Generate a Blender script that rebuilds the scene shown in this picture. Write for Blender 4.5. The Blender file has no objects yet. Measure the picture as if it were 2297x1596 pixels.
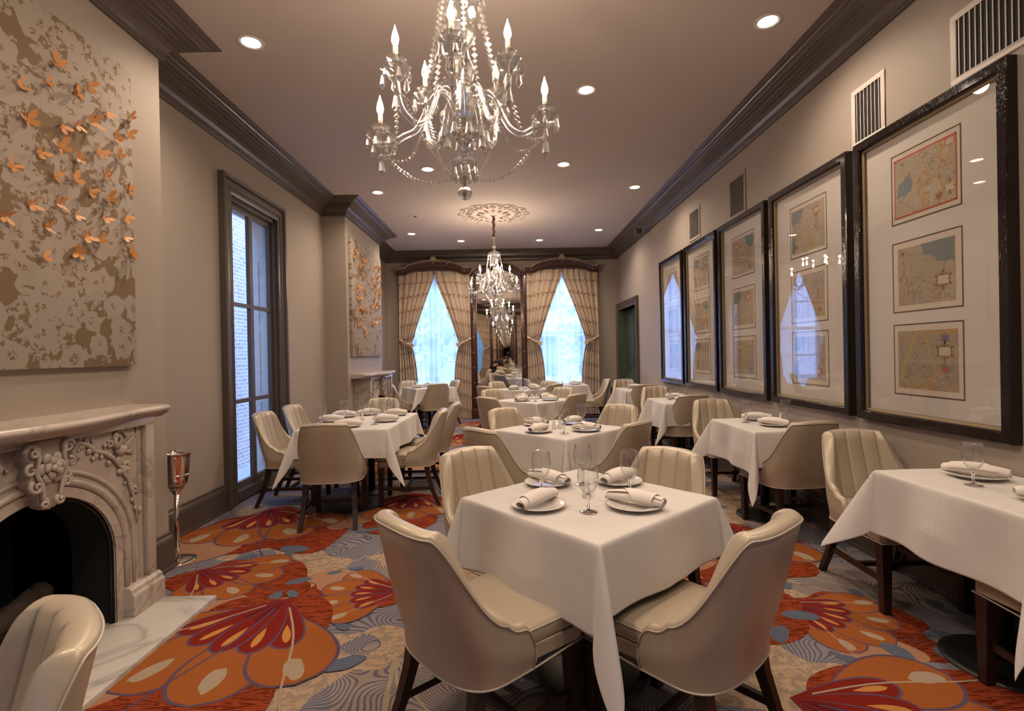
import bpy, bmesh, math, random
from math import pi, sin, cos, radians, sqrt, hypot, atan2
from mathutils import Vector, Matrix, noise

# ------------------------------------------------------------------ camera, world, lights, exposure
S = bpy.context.scene
COL = S.collection
H = 1.40
CAM = dict(f=1139.75, yaw=0.00778, pitch=-0.00426, roll=-0.01967)
cd = bpy.data.cameras.new('camera'); cam = bpy.data.objects.new('camera', cd); COL.objects.link(cam)
cd.sensor_fit = 'HORIZONTAL'; cd.sensor_width = 36.0; cd.lens = CAM['f'] * 36.0 / 2297.0; cd.clip_start = 0.02; cd.clip_end = 200
_f = Vector((sin(CAM['yaw']) * cos(CAM['pitch']), cos(CAM['yaw']) * cos(CAM['pitch']), sin(CAM['pitch'])))
_r0 = Vector((cos(CAM['yaw']), -sin(CAM['yaw']), 0)); _u0 = _r0.cross(_f)
_r = _r0 * cos(CAM['roll']) + _u0 * sin(CAM['roll']); _u = -_r0 * sin(CAM['roll']) + _u0 * cos(CAM['roll'])
cam.matrix_world = Matrix(((_r.x, _u.x, -_f.x, 0), (_r.y, _u.y, -_f.y, 0), (_r.z, _u.z, -_f.z, H), (0, 0, 0, 1)))
S.camera = cam
S.view_settings.view_transform = 'Standard'; S.view_settings.look = 'None'
S.view_settings.exposure = 0.38; S.view_settings.gamma = 1.0
S.cycles.max_bounces = 9; S.cycles.diffuse_bounces = 4; S.cycles.glossy_bounces = 6
S.cycles.transmission_bounces = 6; S.cycles.transparent_max_bounces = 14
S.cycles.caustics_reflective = False; S.cycles.caustics_refractive = False
S.cycles.sample_clamp_indirect = 4.0; S.cycles.use_denoising = True
S.cycles.use_adaptive_sampling = True; S.cycles.adaptive_threshold = 0.02
S.cycles.blur_glossy = 0.5

W = bpy.data.worlds.new('sky'); S.world = W; W.use_nodes = True
_bg = W.node_tree.nodes['Background']; _bg.inputs[0].default_value = (0.35, 0.53, 1.0, 1); _bg.inputs[1].default_value = 10.0

XR, XL, YF, YB = 2.43, -2.64, 11.15, -0.80       # room: right, left, far, back
ZC, ZB = 3.64, 3.423                             # ceiling, underside of the cornice
XB = -2.31                                       # front of both chimney breasts
BR = [(1.08, 3.44), (7.34, 9.30)]                # chimney breasts along the left wall
WARM = (1.0, 0.80, 0.63)
DOWNLIGHTS = [(-1.776, 3.622), (1.823, 3.475), (0.713, 4.348), (0.705, 6.057), (-0.926, 6.142), (-1.742, 6.98),
              (1.778, 6.94), (-1.736, 9.391), (-0.885, 10.054), (0.668, 10.10), (1.712, 9.339), (-0.95, 1.2), (0.8, 1.0), (-1.75, 0.5), (1.8, 0.4)]
P_SPOT, P_CHAND = 35.0, 50.0

def add_light(name, kind, loc, power, color, **kw):
    l = bpy.data.lights.new(name, kind); l.energy = power; l.color = color
    for k, v in kw.items(): setattr(l, k, v)
    o = bpy.data.objects.new(name, l); o.location = loc; COL.objects.link(o); return o
# daylight portals in the tall windows
def portal(x, y, z, w, h, rx, rz):
    o = add_light('window_portal', 'AREA', (x, y, z), 1.0, (1, 1, 1), shape='RECTANGLE', size=w, size_y=h)
    o.rotation_euler = (rx, 0, rz); o.data.cycles.is_portal = True
    return o
portal(-1.57, YF + 0.22, 1.7, 1.2, 2.9, radians(-90), 0)
portal(1.18, YF + 0.22, 1.7, 1.2, 2.9, radians(-90), 0)
portal(-1.57, YB - 0.22, 1.7, 1.2, 2.9, radians(90), 0)
portal(1.18, YB - 0.22, 1.7, 1.2, 2.9, radians(90), 0)
portal(-2.95, 5.40, 1.5, 1.1, 2.9, radians(90), radians(-90))

# ------------------------------------------------------------------ materials
def nmat(name):
    m = bpy.data.materials.new(name); m.use_nodes = True
    nt = m.node_tree; b = nt.nodes.get('Principled BSDF'); return m, nt, b
def N(nt, t, **kw):
    n = nt.nodes.new(t)
    for k, v in kw.items():
        if k.startswith('i_'): n.inputs[k[2:].replace('_', ' ')].default_value = v
        else: setattr(n, k, v)
    return n
def L(nt, a, b): nt.links.new(a, b)
def rgb(c): return (c[0], c[1], c[2], 1)
def tex(nt, space='Object', scale=(1, 1, 1), rot=(0, 0, 0)):
    tc = N(nt, 'ShaderNodeTexCoord'); mp = N(nt, 'ShaderNodeMapping')
    mp.inputs['Scale'].default_value = scale; mp.inputs['Rotation'].default_value = rot
    L(nt, tc.outputs[space], mp.inputs[0]); return mp.outputs[0]
def noi(nt, v, s, det=3, rough=.55, dist=0):
    n = N(nt, 'ShaderNodeTexNoise'); n.inputs['Scale'].default_value = s; n.inputs['Detail'].default_value = det
    n.inputs['Roughness'].default_value = rough; n.inputs['Distortion'].default_value = dist
    if v is not None: L(nt, v, n.inputs['Vector'])
    return n.outputs['Fac']
def ramp(nt, fac, stops, interp='LINEAR'):
    r = N(nt, 'ShaderNodeValToRGB'); r.color_ramp.interpolation = interp
    e = r.color_ramp.elements
    while len(e) < len(stops): e.new(0.5)
    for k, (p, c) in enumerate(stops):
        e[k].position = p; e[k].color = rgb(c) if hasattr(c, '__len__') else (c, c, c, 1)
    L(nt, fac, r.inputs[0]); return r.outputs[0]
def math_(nt, op, a, b=None, c=None):
    n = N(nt, 'ShaderNodeMath', operation=op)
    for i, v in enumerate((a, b, c)):
        if v is None: continue
        if isinstance(v, (int, float)): n.inputs[i].default_value = v
        else: L(nt, v, n.inputs[i])
    return n.outputs[0]
def mix(nt, f, a, b):
    n = N(nt, 'ShaderNodeMix', data_type='RGBA')
    if isinstance(f, (int, float)): n.inputs[0].default_value = f
    else: L(nt, f, n.inputs[0])
    for k, v in ((6, a), (7, b)):
        if hasattr(v, '__len__'): n.inputs[k].default_value = rgb(v)
        else: L(nt, v, n.inputs[k])
    return n.outputs[2]
def bump(nt, b, h, strength=.3, dist=.002):
    n = N(nt, 'ShaderNodeBump'); n.inputs['Strength'].default_value = strength; n.inputs['Distance'].default_value = dist
    L(nt, h, n.inputs['Height']); L(nt, n.outputs[0], b.inputs['Normal'])
def plain(name, c, rough=.5, metal=0, bmp=0, bs=60, coat=0, var=0):
    m, nt, b = nmat(name); b.inputs['Base Color'].default_value = rgb(c)
    b.inputs['Roughness'].default_value = rough; b.inputs['Metallic'].default_value = metal
    if coat: b.inputs['Coat Weight'].default_value = coat; b.inputs['Coat Roughness'].default_value = .12
    if bmp or var:
        v = tex(nt); n = noi(nt, v, bs)
        if bmp: bump(nt, b, n, bmp)
        if var: L(nt, mix(nt, n, [x * (1 - var) for x in c], [min(1, x * (1 + var)) for x in c]), b.inputs['Base Color'])
    return m
M = {}
M['wall'] = plain('wall_paint', (.345, .29, .24), .62, bmp=.12, bs=180, var=.04)
M['ceil'] = plain('ceiling_paint', (.50, .43, .385), .8, bmp=.08, bs=40)
M['trim'] = plain('dark_trim_paint', (.088, .068, .056), .33, bmp=.1, bs=30)
M['green'] = plain('green_door_paint', (.055, .085, .062), .5)
M['white'] = plain('white_metal', (.62, .56, .5), .5)
M['black'] = plain('black_void', (.008, .007, .006), .8)
M['darkmetal'] = plain('dark_metal', (.03, .027, .025), .4, metal=.7)
M['chrome'] = plain('chrome', (.75, .72, .70), .12, metal=1)
M['silver'] = plain('polished_silver', (.8, .74, .68), .09, metal=1)
M['china'] = plain('white_china', (.72, .68, .63), .12, coat=.5)
M['napkin'] = plain('napkin_linen', (.72, .66, .60), .85, bmp=.25, bs=500)
M['candle'] = plain('candle_sleeve', (.80, .70, .52), .5)
M['cord'] = plain('cord_cover', (.14, .055, .035), .8)
M['gold'] = plain('gilt', (.62, .47, .28), .4, metal=.3)
M['fillet'] = plain('gold_fillet', (.22, .16, .08), .5, metal=.3)
M['butterfly'] = plain('orange_butterfly', (.66, .31, .10), .55)
M['matboard'] = plain('mat_board', (.68, .62, .55), .9)
M['matline'] = plain('mat_bevel', (.10, .07, .05), .8)
M['paper'] = plain('map_border_paper', (.66, .57, .46), .9)
M['legwood'] = plain('espresso_wood', (.022, .009, .006), .35, bmp=.1, bs=40)
M['cloth_dark'] = plain('black_jacket', (.012, .012, .014), .8)
M['skin'] = plain('skin', (.50, .27, .18), .55)
M['trouser'] = plain('dark_trousers', (.02, .02, .025), .8)
M['log'] = plain('charred_log', (.035, .022, .016), .95, bmp=1, bs=14, var=.5)
M['foliage'] = plain('foliage', (.10, .22, .07), .7, var=.5, bs=6)
M['blocker'] = plain('blocker_green', (.07, .13, .09), .8, var=.6, bs=5)  # dark green of the wall added to dim the rear windows
M['asphalt'] = plain('pavement', (.3, .3, .3), .9)
M['facade'] = plain('pale_facade', (.62, .60, .56), .8)

def leather():
    m, nt, b = nmat('pearl_leather'); b.inputs['Base Color'].default_value = (.45, .375, .275, 1)
    b.inputs['Roughness'].default_value = .40; b.inputs['Metallic'].default_value = .18
    b.inputs['Coat Weight'].default_value = .3; b.inputs['Coat Roughness'].default_value = .2
    v = tex(nt); vo = N(nt, 'ShaderNodeTexVoronoi'); vo.inputs['Scale'].default_value = 420; L(nt, v, vo.inputs['Vector'])
    bump(nt, b, vo.outputs['Distance'], .10, .0008); return m
M['leather'] = leather()
M['piping'] = plain('leather_piping', (.50, .425, .34), .35, metal=.1)

def linen():
    m, nt, b = nmat('white_tablecloth'); b.inputs['Roughness'].default_value = .8
    v = tex(nt); n = noi(nt, v, 9, 4); n2 = noi(nt, v, 3.2, 3, .6, 1.2)
    L(nt, mix(nt, n2, (.56, .52, .485), (.65, .61, .57)), b.inputs['Base Color'])
    h = math_(nt, 'ADD', math_(nt, 'MULTIPLY', n2, 1.0), math_(nt, 'MULTIPLY', n, .35))
    sp = N(nt, 'ShaderNodeSeparateXYZ'); L(nt, v, sp.inputs[0])
    for ax in (0, 1):   # ironed fold lines
        d = math_(nt, 'ABSOLUTE', math_(nt, 'SUBTRACT', math_(nt, 'FLOORED_MODULO', math_(nt, 'ADD', sp.outputs[ax], .155), .31), .155))
        h = math_(nt, 'ADD', h, math_(nt, 'MULTIPLY', math_(nt, 'MAXIMUM', math_(nt, 'SUBTRACT', 1.0, math_(nt, 'MULTIPLY', d, 160.0)), 0.0), .22))
    bump(nt, b, h, .6, .006)
    b.inputs['Sheen Weight'].default_value = .25
    return m
M['linen'] = linen()

def glassy(name, tint=(1, 1, 1), ior=1.45, rough=0.0, boost=0.0, power=4.2):
    m = bpy.data.materials.new(name); m.use_nodes = True; nt = m.node_tree; nt.nodes.clear()
    o = N(nt, 'ShaderNodeOutputMaterial'); t = N(nt, 'ShaderNodeBsdfTransparent'); g = N(nt, 'ShaderNodeBsdfGlossy')
    t.inputs[0].default_value = rgb(tint); g.inputs['Roughness'].default_value = rough
    lw = N(nt, 'ShaderNodeLayerWeight'); lw.inputs[0].default_value = .5
    f0 = ((ior - 1) / (ior + 1)) ** 2 + boost
    f = math_(nt, 'ADD', math_(nt, 'MULTIPLY', math_(nt, 'POWER', lw.outputs['Facing'], power), 1 - f0), f0)
    mx = N(nt, 'ShaderNodeMixShader'); L(nt, f, mx.inputs[0]); L(nt, t.outputs[0], mx.inputs[1]); L(nt, g.outputs[0], mx.inputs[2])
    L(nt, mx.outputs[0], o.inputs[0]); return m
M['glass'] = glassy('window_glass', (.93, .96, 1), 1.4)
M['picglass'] = glassy('picture_glass', (.97, .97, .97), 1.52)
M['goblet'] = glassy('goblet_glass', (.985, .985, .985), 1.5, 0.02, .005, 3.1)
M['crystal'] = glassy('cut_crystal', (.97, .96, .95), 1.7, 0.20, .40)
M['mirror'] = plain('mirror_glass', (.83, .80, .76), .015, metal=1)

def solid_glass():
    m = bpy.data.materials.new('solid_glass'); m.use_nodes = True; nt = m.node_tree; nt.nodes.clear()
    o = N(nt, 'ShaderNodeOutputMaterial'); g = N(nt, 'ShaderNodeBsdfGlass'); g.inputs['IOR'].default_value = 1.47; g.inputs['Roughness'].default_value = .02
    L(nt, g.outputs[0], o.inputs[0]); return m
M['solidglass'] = solid_glass()
def emit(name, c, s):
    m = bpy.data.materials.new(name); m.use_nodes = True; nt = m.node_tree; nt.nodes.clear()
    o = N(nt, 'ShaderNodeOutputMaterial'); e = N(nt, 'ShaderNodeEmission'); e.inputs[0].default_value = rgb(c); e.inputs[1].default_value = s
    L(nt, e.outputs[0], o.inputs[0]); return m
M['bulb'] = emit('glowing_flame_bulb', (1, .80, .55), 26)
M['lens'] = emit('downlight_lens', (1, .86, .68), 9)

def sheer():
    m = bpy.data.materials.new('sheer_voile'); m.use_nodes = True; nt = m.node_tree; nt.nodes.clear()
    o = N(nt, 'ShaderNodeOutputMaterial'); tr = N(nt, 'ShaderNodeBsdfTranslucent'); tp = N(nt, 'ShaderNodeBsdfTransparent')
    tr.inputs[0].default_value = (.80, .86, .95, 1); tp.inputs[0].default_value = (.92, .95, 1, 1)
    mx = N(nt, 'ShaderNodeMixShader'); mx.inputs[0].default_value = .30
    L(nt, tr.outputs[0], mx.inputs[1]); L(nt, tp.outputs[0], mx.inputs[2]); L(nt, mx.outputs[0], o.inputs[0]); return m
M['sheer'] = sheer()

def curtain_mat():   # pale silk with rows of looping brown cord, in cloth (UV) coordinates in metres
    m, nt, b = nmat('embroidered_silk'); b.inputs['Roughness'].default_value = .5; b.inputs['Sheen Weight'].default_value = .3
    tc = N(nt, 'ShaderNodeTexCoord'); sp = N(nt, 'ShaderNodeSeparateXYZ'); L(nt, tc.outputs['UV'], sp.inputs[0])
    u, v = sp.outputs[0], sp.outputs[1]
    w1 = math_(nt, 'MULTIPLY', math_(nt, 'SINE', math_(nt, 'MULTIPLY', u, 2 * pi / .16)), .020)
    w2 = math_(nt, 'MULTIPLY', math_(nt, 'SINE', math_(nt, 'MULTIPLY', u, 2 * pi / .32)), .026)
    w3 = math_(nt, 'MULTIPLY', math_(nt, 'SINE', math_(nt, 'MULTIPLY', u, 2 * pi / .107)), .012)
    def line(off, wv, wid):
        d = math_(nt, 'ABSOLUTE', math_(nt, 'SUBTRACT', math_(nt, 'PINGPONG', math_(nt, 'ADD', math_(nt, 'ADD', v, off), wv), .155), .078))
        return math_(nt, 'LESS_THAN', d, wid)
    def line1(off, wv, wid, per=.31):
        d = math_(nt, 'ABSOLUTE', math_(nt, 'SUBTRACT', math_(nt, 'FLOORED_MODULO', math_(nt, 'ADD', math_(nt, 'ADD', v, off), wv), per), per / 2))
        return math_(nt, 'LESS_THAN', d, wid)
    a = line1(0, math_(nt, 'ADD', w1, w2), .0075); c = line1(.012, math_(nt, 'SUBTRACT', w3, w2), .0075)
    # upright tendrils
    d3 = math_(nt, 'ABSOLUTE', math_(nt, 'SUBTRACT', math_(nt, 'FLOORED_MODULO', math_(nt, 'ADD', u, math_(nt, 'MULTIPLY', math_(nt, 'SINE', math_(nt, 'MULTIPLY', v, 2 * pi / .155)), .02)), .32), .16))
    t = math_(nt, 'MULTIPLY', math_(nt, 'LESS_THAN', d3, .007), math_(nt, 'GREATER_THAN', math_(nt, 'SINE', math_(nt, 'MULTIPLY', v, 2 * pi / .31)), .55))
    f = math_(nt, 'MAXIMUM', math_(nt, 'MAXIMUM', a, c), t)
    nv = noi(nt, tc.outputs['UV'], 30)
    L(nt, mix(nt, f, mix(nt, nv, (.50, .39, .285), (.61, .49, .37)), (.17, .06, .026)), b.inputs['Base Color'])
    return m
M['curtain'] = curtain_mat()
M['mahogany'] = plain('mahogany', (.050, .016, .010), .30, bmp=.1, bs=25, var=.25, coat=.3)

def marble(name, a, b_, vein, sc=1.0):
    m, nt, b = nmat(name); b.inputs['Roughness'].default_value = .28
    v = tex(nt, scale=(sc, sc, sc)); n = noi(nt, v, 1.3, 4, .55, 1.6)
    ve = math_(nt, 'POWER', math_(nt, 'SUBTRACT', 1.0, math_(nt, 'MINIMUM', math_(nt, 'MULTIPLY', math_(nt, 'ABSOLUTE', math_(nt, 'SUBTRACT', n, .5)), 22), 1.0)), 2.0)
    c = mix(nt, noi(nt, v, 5, 4), a, b_)
    msk = noi(nt, v, 1.3, 2)
    ve = math_(nt, 'MULTIPLY', ve, math_(nt, 'MULTIPLY', msk, 1.2))
    L(nt, mix(nt, ve, c, vein), b.inputs['Base Color']); return m
M['marble'] = marble('mantel_marble', (.43, .365, .31), (.52, .45, .385), (.24, .20, .18), 1.3)
M['hearth'] = marble('hearth_marble', (.48, .44, .395), (.56, .52, .475), (.20, .18, .17), .9)
M['marble_dark'] = plain('mottled_carving', (.40, .325, .26), .4, var=.3, bs=12)  # darker, mottled marble tone for the keystone body

def brick():
    m, nt, b = nmat('painted_brick'); v = tex(nt, rot=(0, radians(90), radians(90)))
    tc = N(nt, 'ShaderNodeTexCoord'); sp = N(nt, 'ShaderNodeSeparateXYZ'); L(nt, tc.outputs['Object'], sp.inputs[0])
    cb = N(nt, 'ShaderNodeCombineXYZ'); L(nt, sp.outputs[1], cb.inputs[0]); L(nt, sp.outputs[2], cb.inputs[1])
    br = N(nt, 'ShaderNodeTexBrick'); br.inputs['Scale'].default_value = 1.0
    br.inputs['Brick Width'].default_value = .24; br.inputs['Row Height'].default_value = .08; br.inputs['Mortar Size'].default_value = .008
    br.inputs['Color1'].default_value = (.27, .21, .20, 1); br.inputs['Color2'].default_value = (.36, .29, .27, 1); br.inputs['Mortar'].default_value = (.52, .50, .49, 1)
    L(nt, cb.outputs[0], br.inputs['Vector']); L(nt, br.outputs[0], b.inputs['Base Color']); b.inputs['Roughness'].default_value = .9
    return m
M['brick'] = brick()

def frame_lacquer():
    m, nt, b = nmat('black_rippled_frame'); b.inputs['Base Color'].default_value = (.012, .007, .006, 1)
    b.inputs['Roughness'].default_value = .13; b.inputs['Coat Weight'].default_value = .2; b.inputs['Coat Roughness'].default_value = .06; b.inputs['Specular IOR Level'].default_value = .35
    v = tex(nt, scale=(1, 1, .45)); n = noi(nt, v, 75, 2, .5, .6); bump(nt, b, n, .6, .004); return m
M['lacquer'] = frame_lacquer()

def canvas_mat(seed):
    m, nt, b = nmat('floral_canvas'); b.inputs['Roughness'].default_value = .85
    tc = N(nt, 'ShaderNodeTexCoord'); sp = N(nt, 'ShaderNodeSeparateXYZ'); L(nt, tc.outputs['Object'], sp.inputs[0])
    cb = N(nt, 'ShaderNodeCombineXYZ'); L(nt, sp.outputs[1], cb.inputs[0]); L(nt, sp.outputs[2], cb.inputs[1]); cb.inputs[2].default_value = seed
    v = cb.outputs[0]
    # petals: flowers are cells whose edge is lobed by the angle around the cell centre
    dn = N(nt, 'ShaderNodeTexNoise'); dn.inputs['Scale'].default_value = 9; dn.inputs['Detail'].default_value = 4; L(nt, v, dn.inputs['Vector'])
    va = N(nt, 'ShaderNodeVectorMath', operation='MULTIPLY_ADD'); L(nt, dn.outputs['Color'], va.inputs[0]); va.inputs[1].default_value = (.13, .13, 0); L(nt, v, va.inputs[2])
    vo = N(nt, 'ShaderNodeTexVoronoi'); vo.voronoi_dimensions = '2D'; vo.inputs['Scale'].default_value = 6.8; L(nt, va.outputs[0], vo.inputs['Vector'])
    sb = N(nt, 'ShaderNodeVectorMath', operation='SUBTRACT'); L(nt, va.outputs[0], sb.inputs[0]); L(nt, vo.outputs['Position'], sb.inputs[1])
    s2 = N(nt, 'ShaderNodeSeparateXYZ'); L(nt, sb.outputs[0], s2.inputs[0])
    ang = math_(nt, 'ARCTAN2', s2.outputs[1], s2.outputs[0])
    d = vo.outputs['Distance']
    lob = math_(nt, 'ADD', math_(nt, 'MULTIPLY', math_(nt, 'SINE', math_(nt, 'MULTIPLY', ang, 5.0)), .045), math_(nt, 'ADD', .20, math_(nt, 'MULTIPLY', noi(nt, v, 3.1, 2), .52)))
    petal = math_(nt, 'LESS_THAN', d, lob)
    core = math_(nt, 'MULTIPLY', math_(nt, 'LESS_THAN', d, .14), math_(nt, 'GREATER_THAN', noi(nt, v, 60, 2), .5))
    big = math_(nt, 'GREATER_THAN', noi(nt, v, 2.2, 3, .6), .52)
    fine = math_(nt, 'GREATER_THAN', noi(nt, v, 22, 5, .7), .52)
    leafs = math_(nt, 'MULTIPLY', math_(nt, 'SUBTRACT', 1.0, petal), math_(nt, 'MAXIMUM', math_(nt, 'MULTIPLY', big, math_(nt, 'GREATER_THAN', noi(nt, v, 8, 3), .40)), fine))
    f = math_(nt, 'MAXIMUM', leafs, core)
    ground = mix(nt, noi(nt, v, 3), (.33, .275, .23), (.39, .33, .275))
    L(nt, mix(nt, math_(nt, 'MULTIPLY', f, .92), ground, (.18, .118, .06)), b.inputs['Base Color'])
    bump(nt, b, f, .3, .002)
    return m
M['canvas1'] = canvas_mat(0.0); M['canvas2'] = canvas_mat(7.0)

# carpet: a family of pile colours; the flower shapes themselves are inlaid polygons
def pile(name, a, b_, kind=None):
    m, nt, b = nmat(name); b.inputs['Roughness'].default_value = 1.0; b.inputs['Specular IOR Level'].default_value = .05
    v = tex(nt); f = noi(nt, v, 170, 2)
    a = [x * .84 for x in a]; b_ = [x * .84 for x in b_]
    c = mix(nt, f, a, b_)
    if kind == 'streak':
        n = noi(nt, tex(nt, scale=(7, 40, 1)), 1.6, 4, .6, 1.5)
        c = mix(nt, math_(nt, 'GREATER_THAN', n, .52), c, [x * .55 for x in a])
    if kind == 'waves':
        w = N(nt, 'ShaderNodeTexNoise'); w.inputs['Scale'].default_value = 1.7; w.inputs['Detail'].default_value = 1.2; L(nt, v, w.inputs['Vector'])
        s = math_(nt, 'SINE', math_(nt, 'MULTIPLY', w.outputs['Fac'], 470))
        c = mix(nt, math_(nt, 'MULTIPLY', math_(nt, 'GREATER_THAN', s, .35), .8), c, (.075, .078, .12))
        big = noi(nt, v, 1.1, 2)
        sp = mix(nt, math_(nt, 'GREATER_THAN', noi(nt, v, 26, 4, .7), .5), (.27, .20, .15), (.40, .28, .18))
        c = mix(nt, math_(nt, 'GREATER_THAN', big, .54), c, sp)
    L(nt, c, b.inputs['Base Color']); bump(nt, b, f, .8, .004)
    return m
CP = {'ground': pile('carpet_wave_ground', (.20, .18, .19), (.30, .27, .285), 'waves'),
      'rust': pile('carpet_rust', (.25, .040, .015), (.34, .068, .023), 'streak'),
      'orange': pile('carpet_orange', (.27, .080, .022), (.40, .125, .032)),
      'red': pile('carpet_red', (.17, .014, .011), (.24, .024, .016)),
      'wine': pile('carpet_wine', (.11, .012, .016), (.15, .018, .02)),
      'peach': pile('carpet_peach', (.34, .175, .105), (.43, .235, .145)),
      'blue': pile('carpet_blue_line', (.085, .06, .11), (.13, .09, .15)),
      'slate': pile('carpet_slate_spot', (.095, .115, .16), (.135, .155, .205)),
      'cream': pile('carpet_cream', (.34, .26, .175), (.45, .35, .25)),
      'amber': pile('carpet_amber', (.48, .20, .05), (.58, .27, .075)),
      'grey': pile('carpet_grey', (.27, .21, .18), (.38, .30, .25), 'waves')}
CPI = {k: i for i, k in enumerate(CP)}

def map_mat(name, seed, land=(.62, .50, .33), sea=(.30, .33, .33)):
    m, nt, b = nmat(name); b.inputs['Roughness'].default_value = .9
    tc = N(nt, 'ShaderNodeTexCoord'); sp = N(nt, 'ShaderNodeSeparateXYZ'); L(nt, tc.outputs['Object'], sp.inputs[0])
    cb = N(nt, 'ShaderNodeCombineXYZ'); L(nt, sp.outputs[1], cb.inputs[0]); L(nt, sp.outputs[2], cb.inputs[1]); cb.inputs[2].default_value = seed
    v = cb.outputs[0]
    ink = math_(nt, 'GREATER_THAN', noi(nt, v, 110, 4, .7), .53)
    zone = math_(nt, 'GREATER_THAN', noi(nt, v, 4.0, 3, .55), .44)
    riv = math_(nt, 'LESS_THAN', math_(nt, 'ABSOLUTE', math_(nt, 'SUBTRACT', noi(nt, v, 7, 4, .6), .5)), .008)
    bd = math_(nt, 'LESS_THAN', math_(nt, 'ABSOLUTE', math_(nt, 'SUBTRACT', noi(nt, v, 4.0, 3, .55), .44)), .012)
    c = mix(nt, noi(nt, v, 3, 3), [x * .82 for x in land], land)
    c = mix(nt, math_(nt, 'MULTIPLY', math_(nt, 'MULTIPLY', ink, zone), .42), c, (.16, .11, .07))
    c = mix(nt, math_(nt, 'MULTIPLY', riv, .6), c, (.14, .12, .10))
    c = mix(nt, math_(nt, 'MULTIPLY', bd, .7), c, (.50, .24, .05) if int(seed) % 2 else (.42, .33, .06))
    L(nt, c, b.inputs['Base Color']); return m
def flat(name, c): return plain(name, c, .9)
MC = {'sea': flat('map_sea', (.19, .22, .22)), 'red': flat('map_red', (.52, .10, .05)), 'gold': flat('map_gold', (.52, .36, .10)),
      'blue': flat('map_blue', (.13, .16, .30)), 'label': flat('map_label', (.56, .48, .36)), 'brown': flat('map_brown', (.25, .14, .07)),
      'green': flat('map_green', (.12, .22, .19))}

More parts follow.
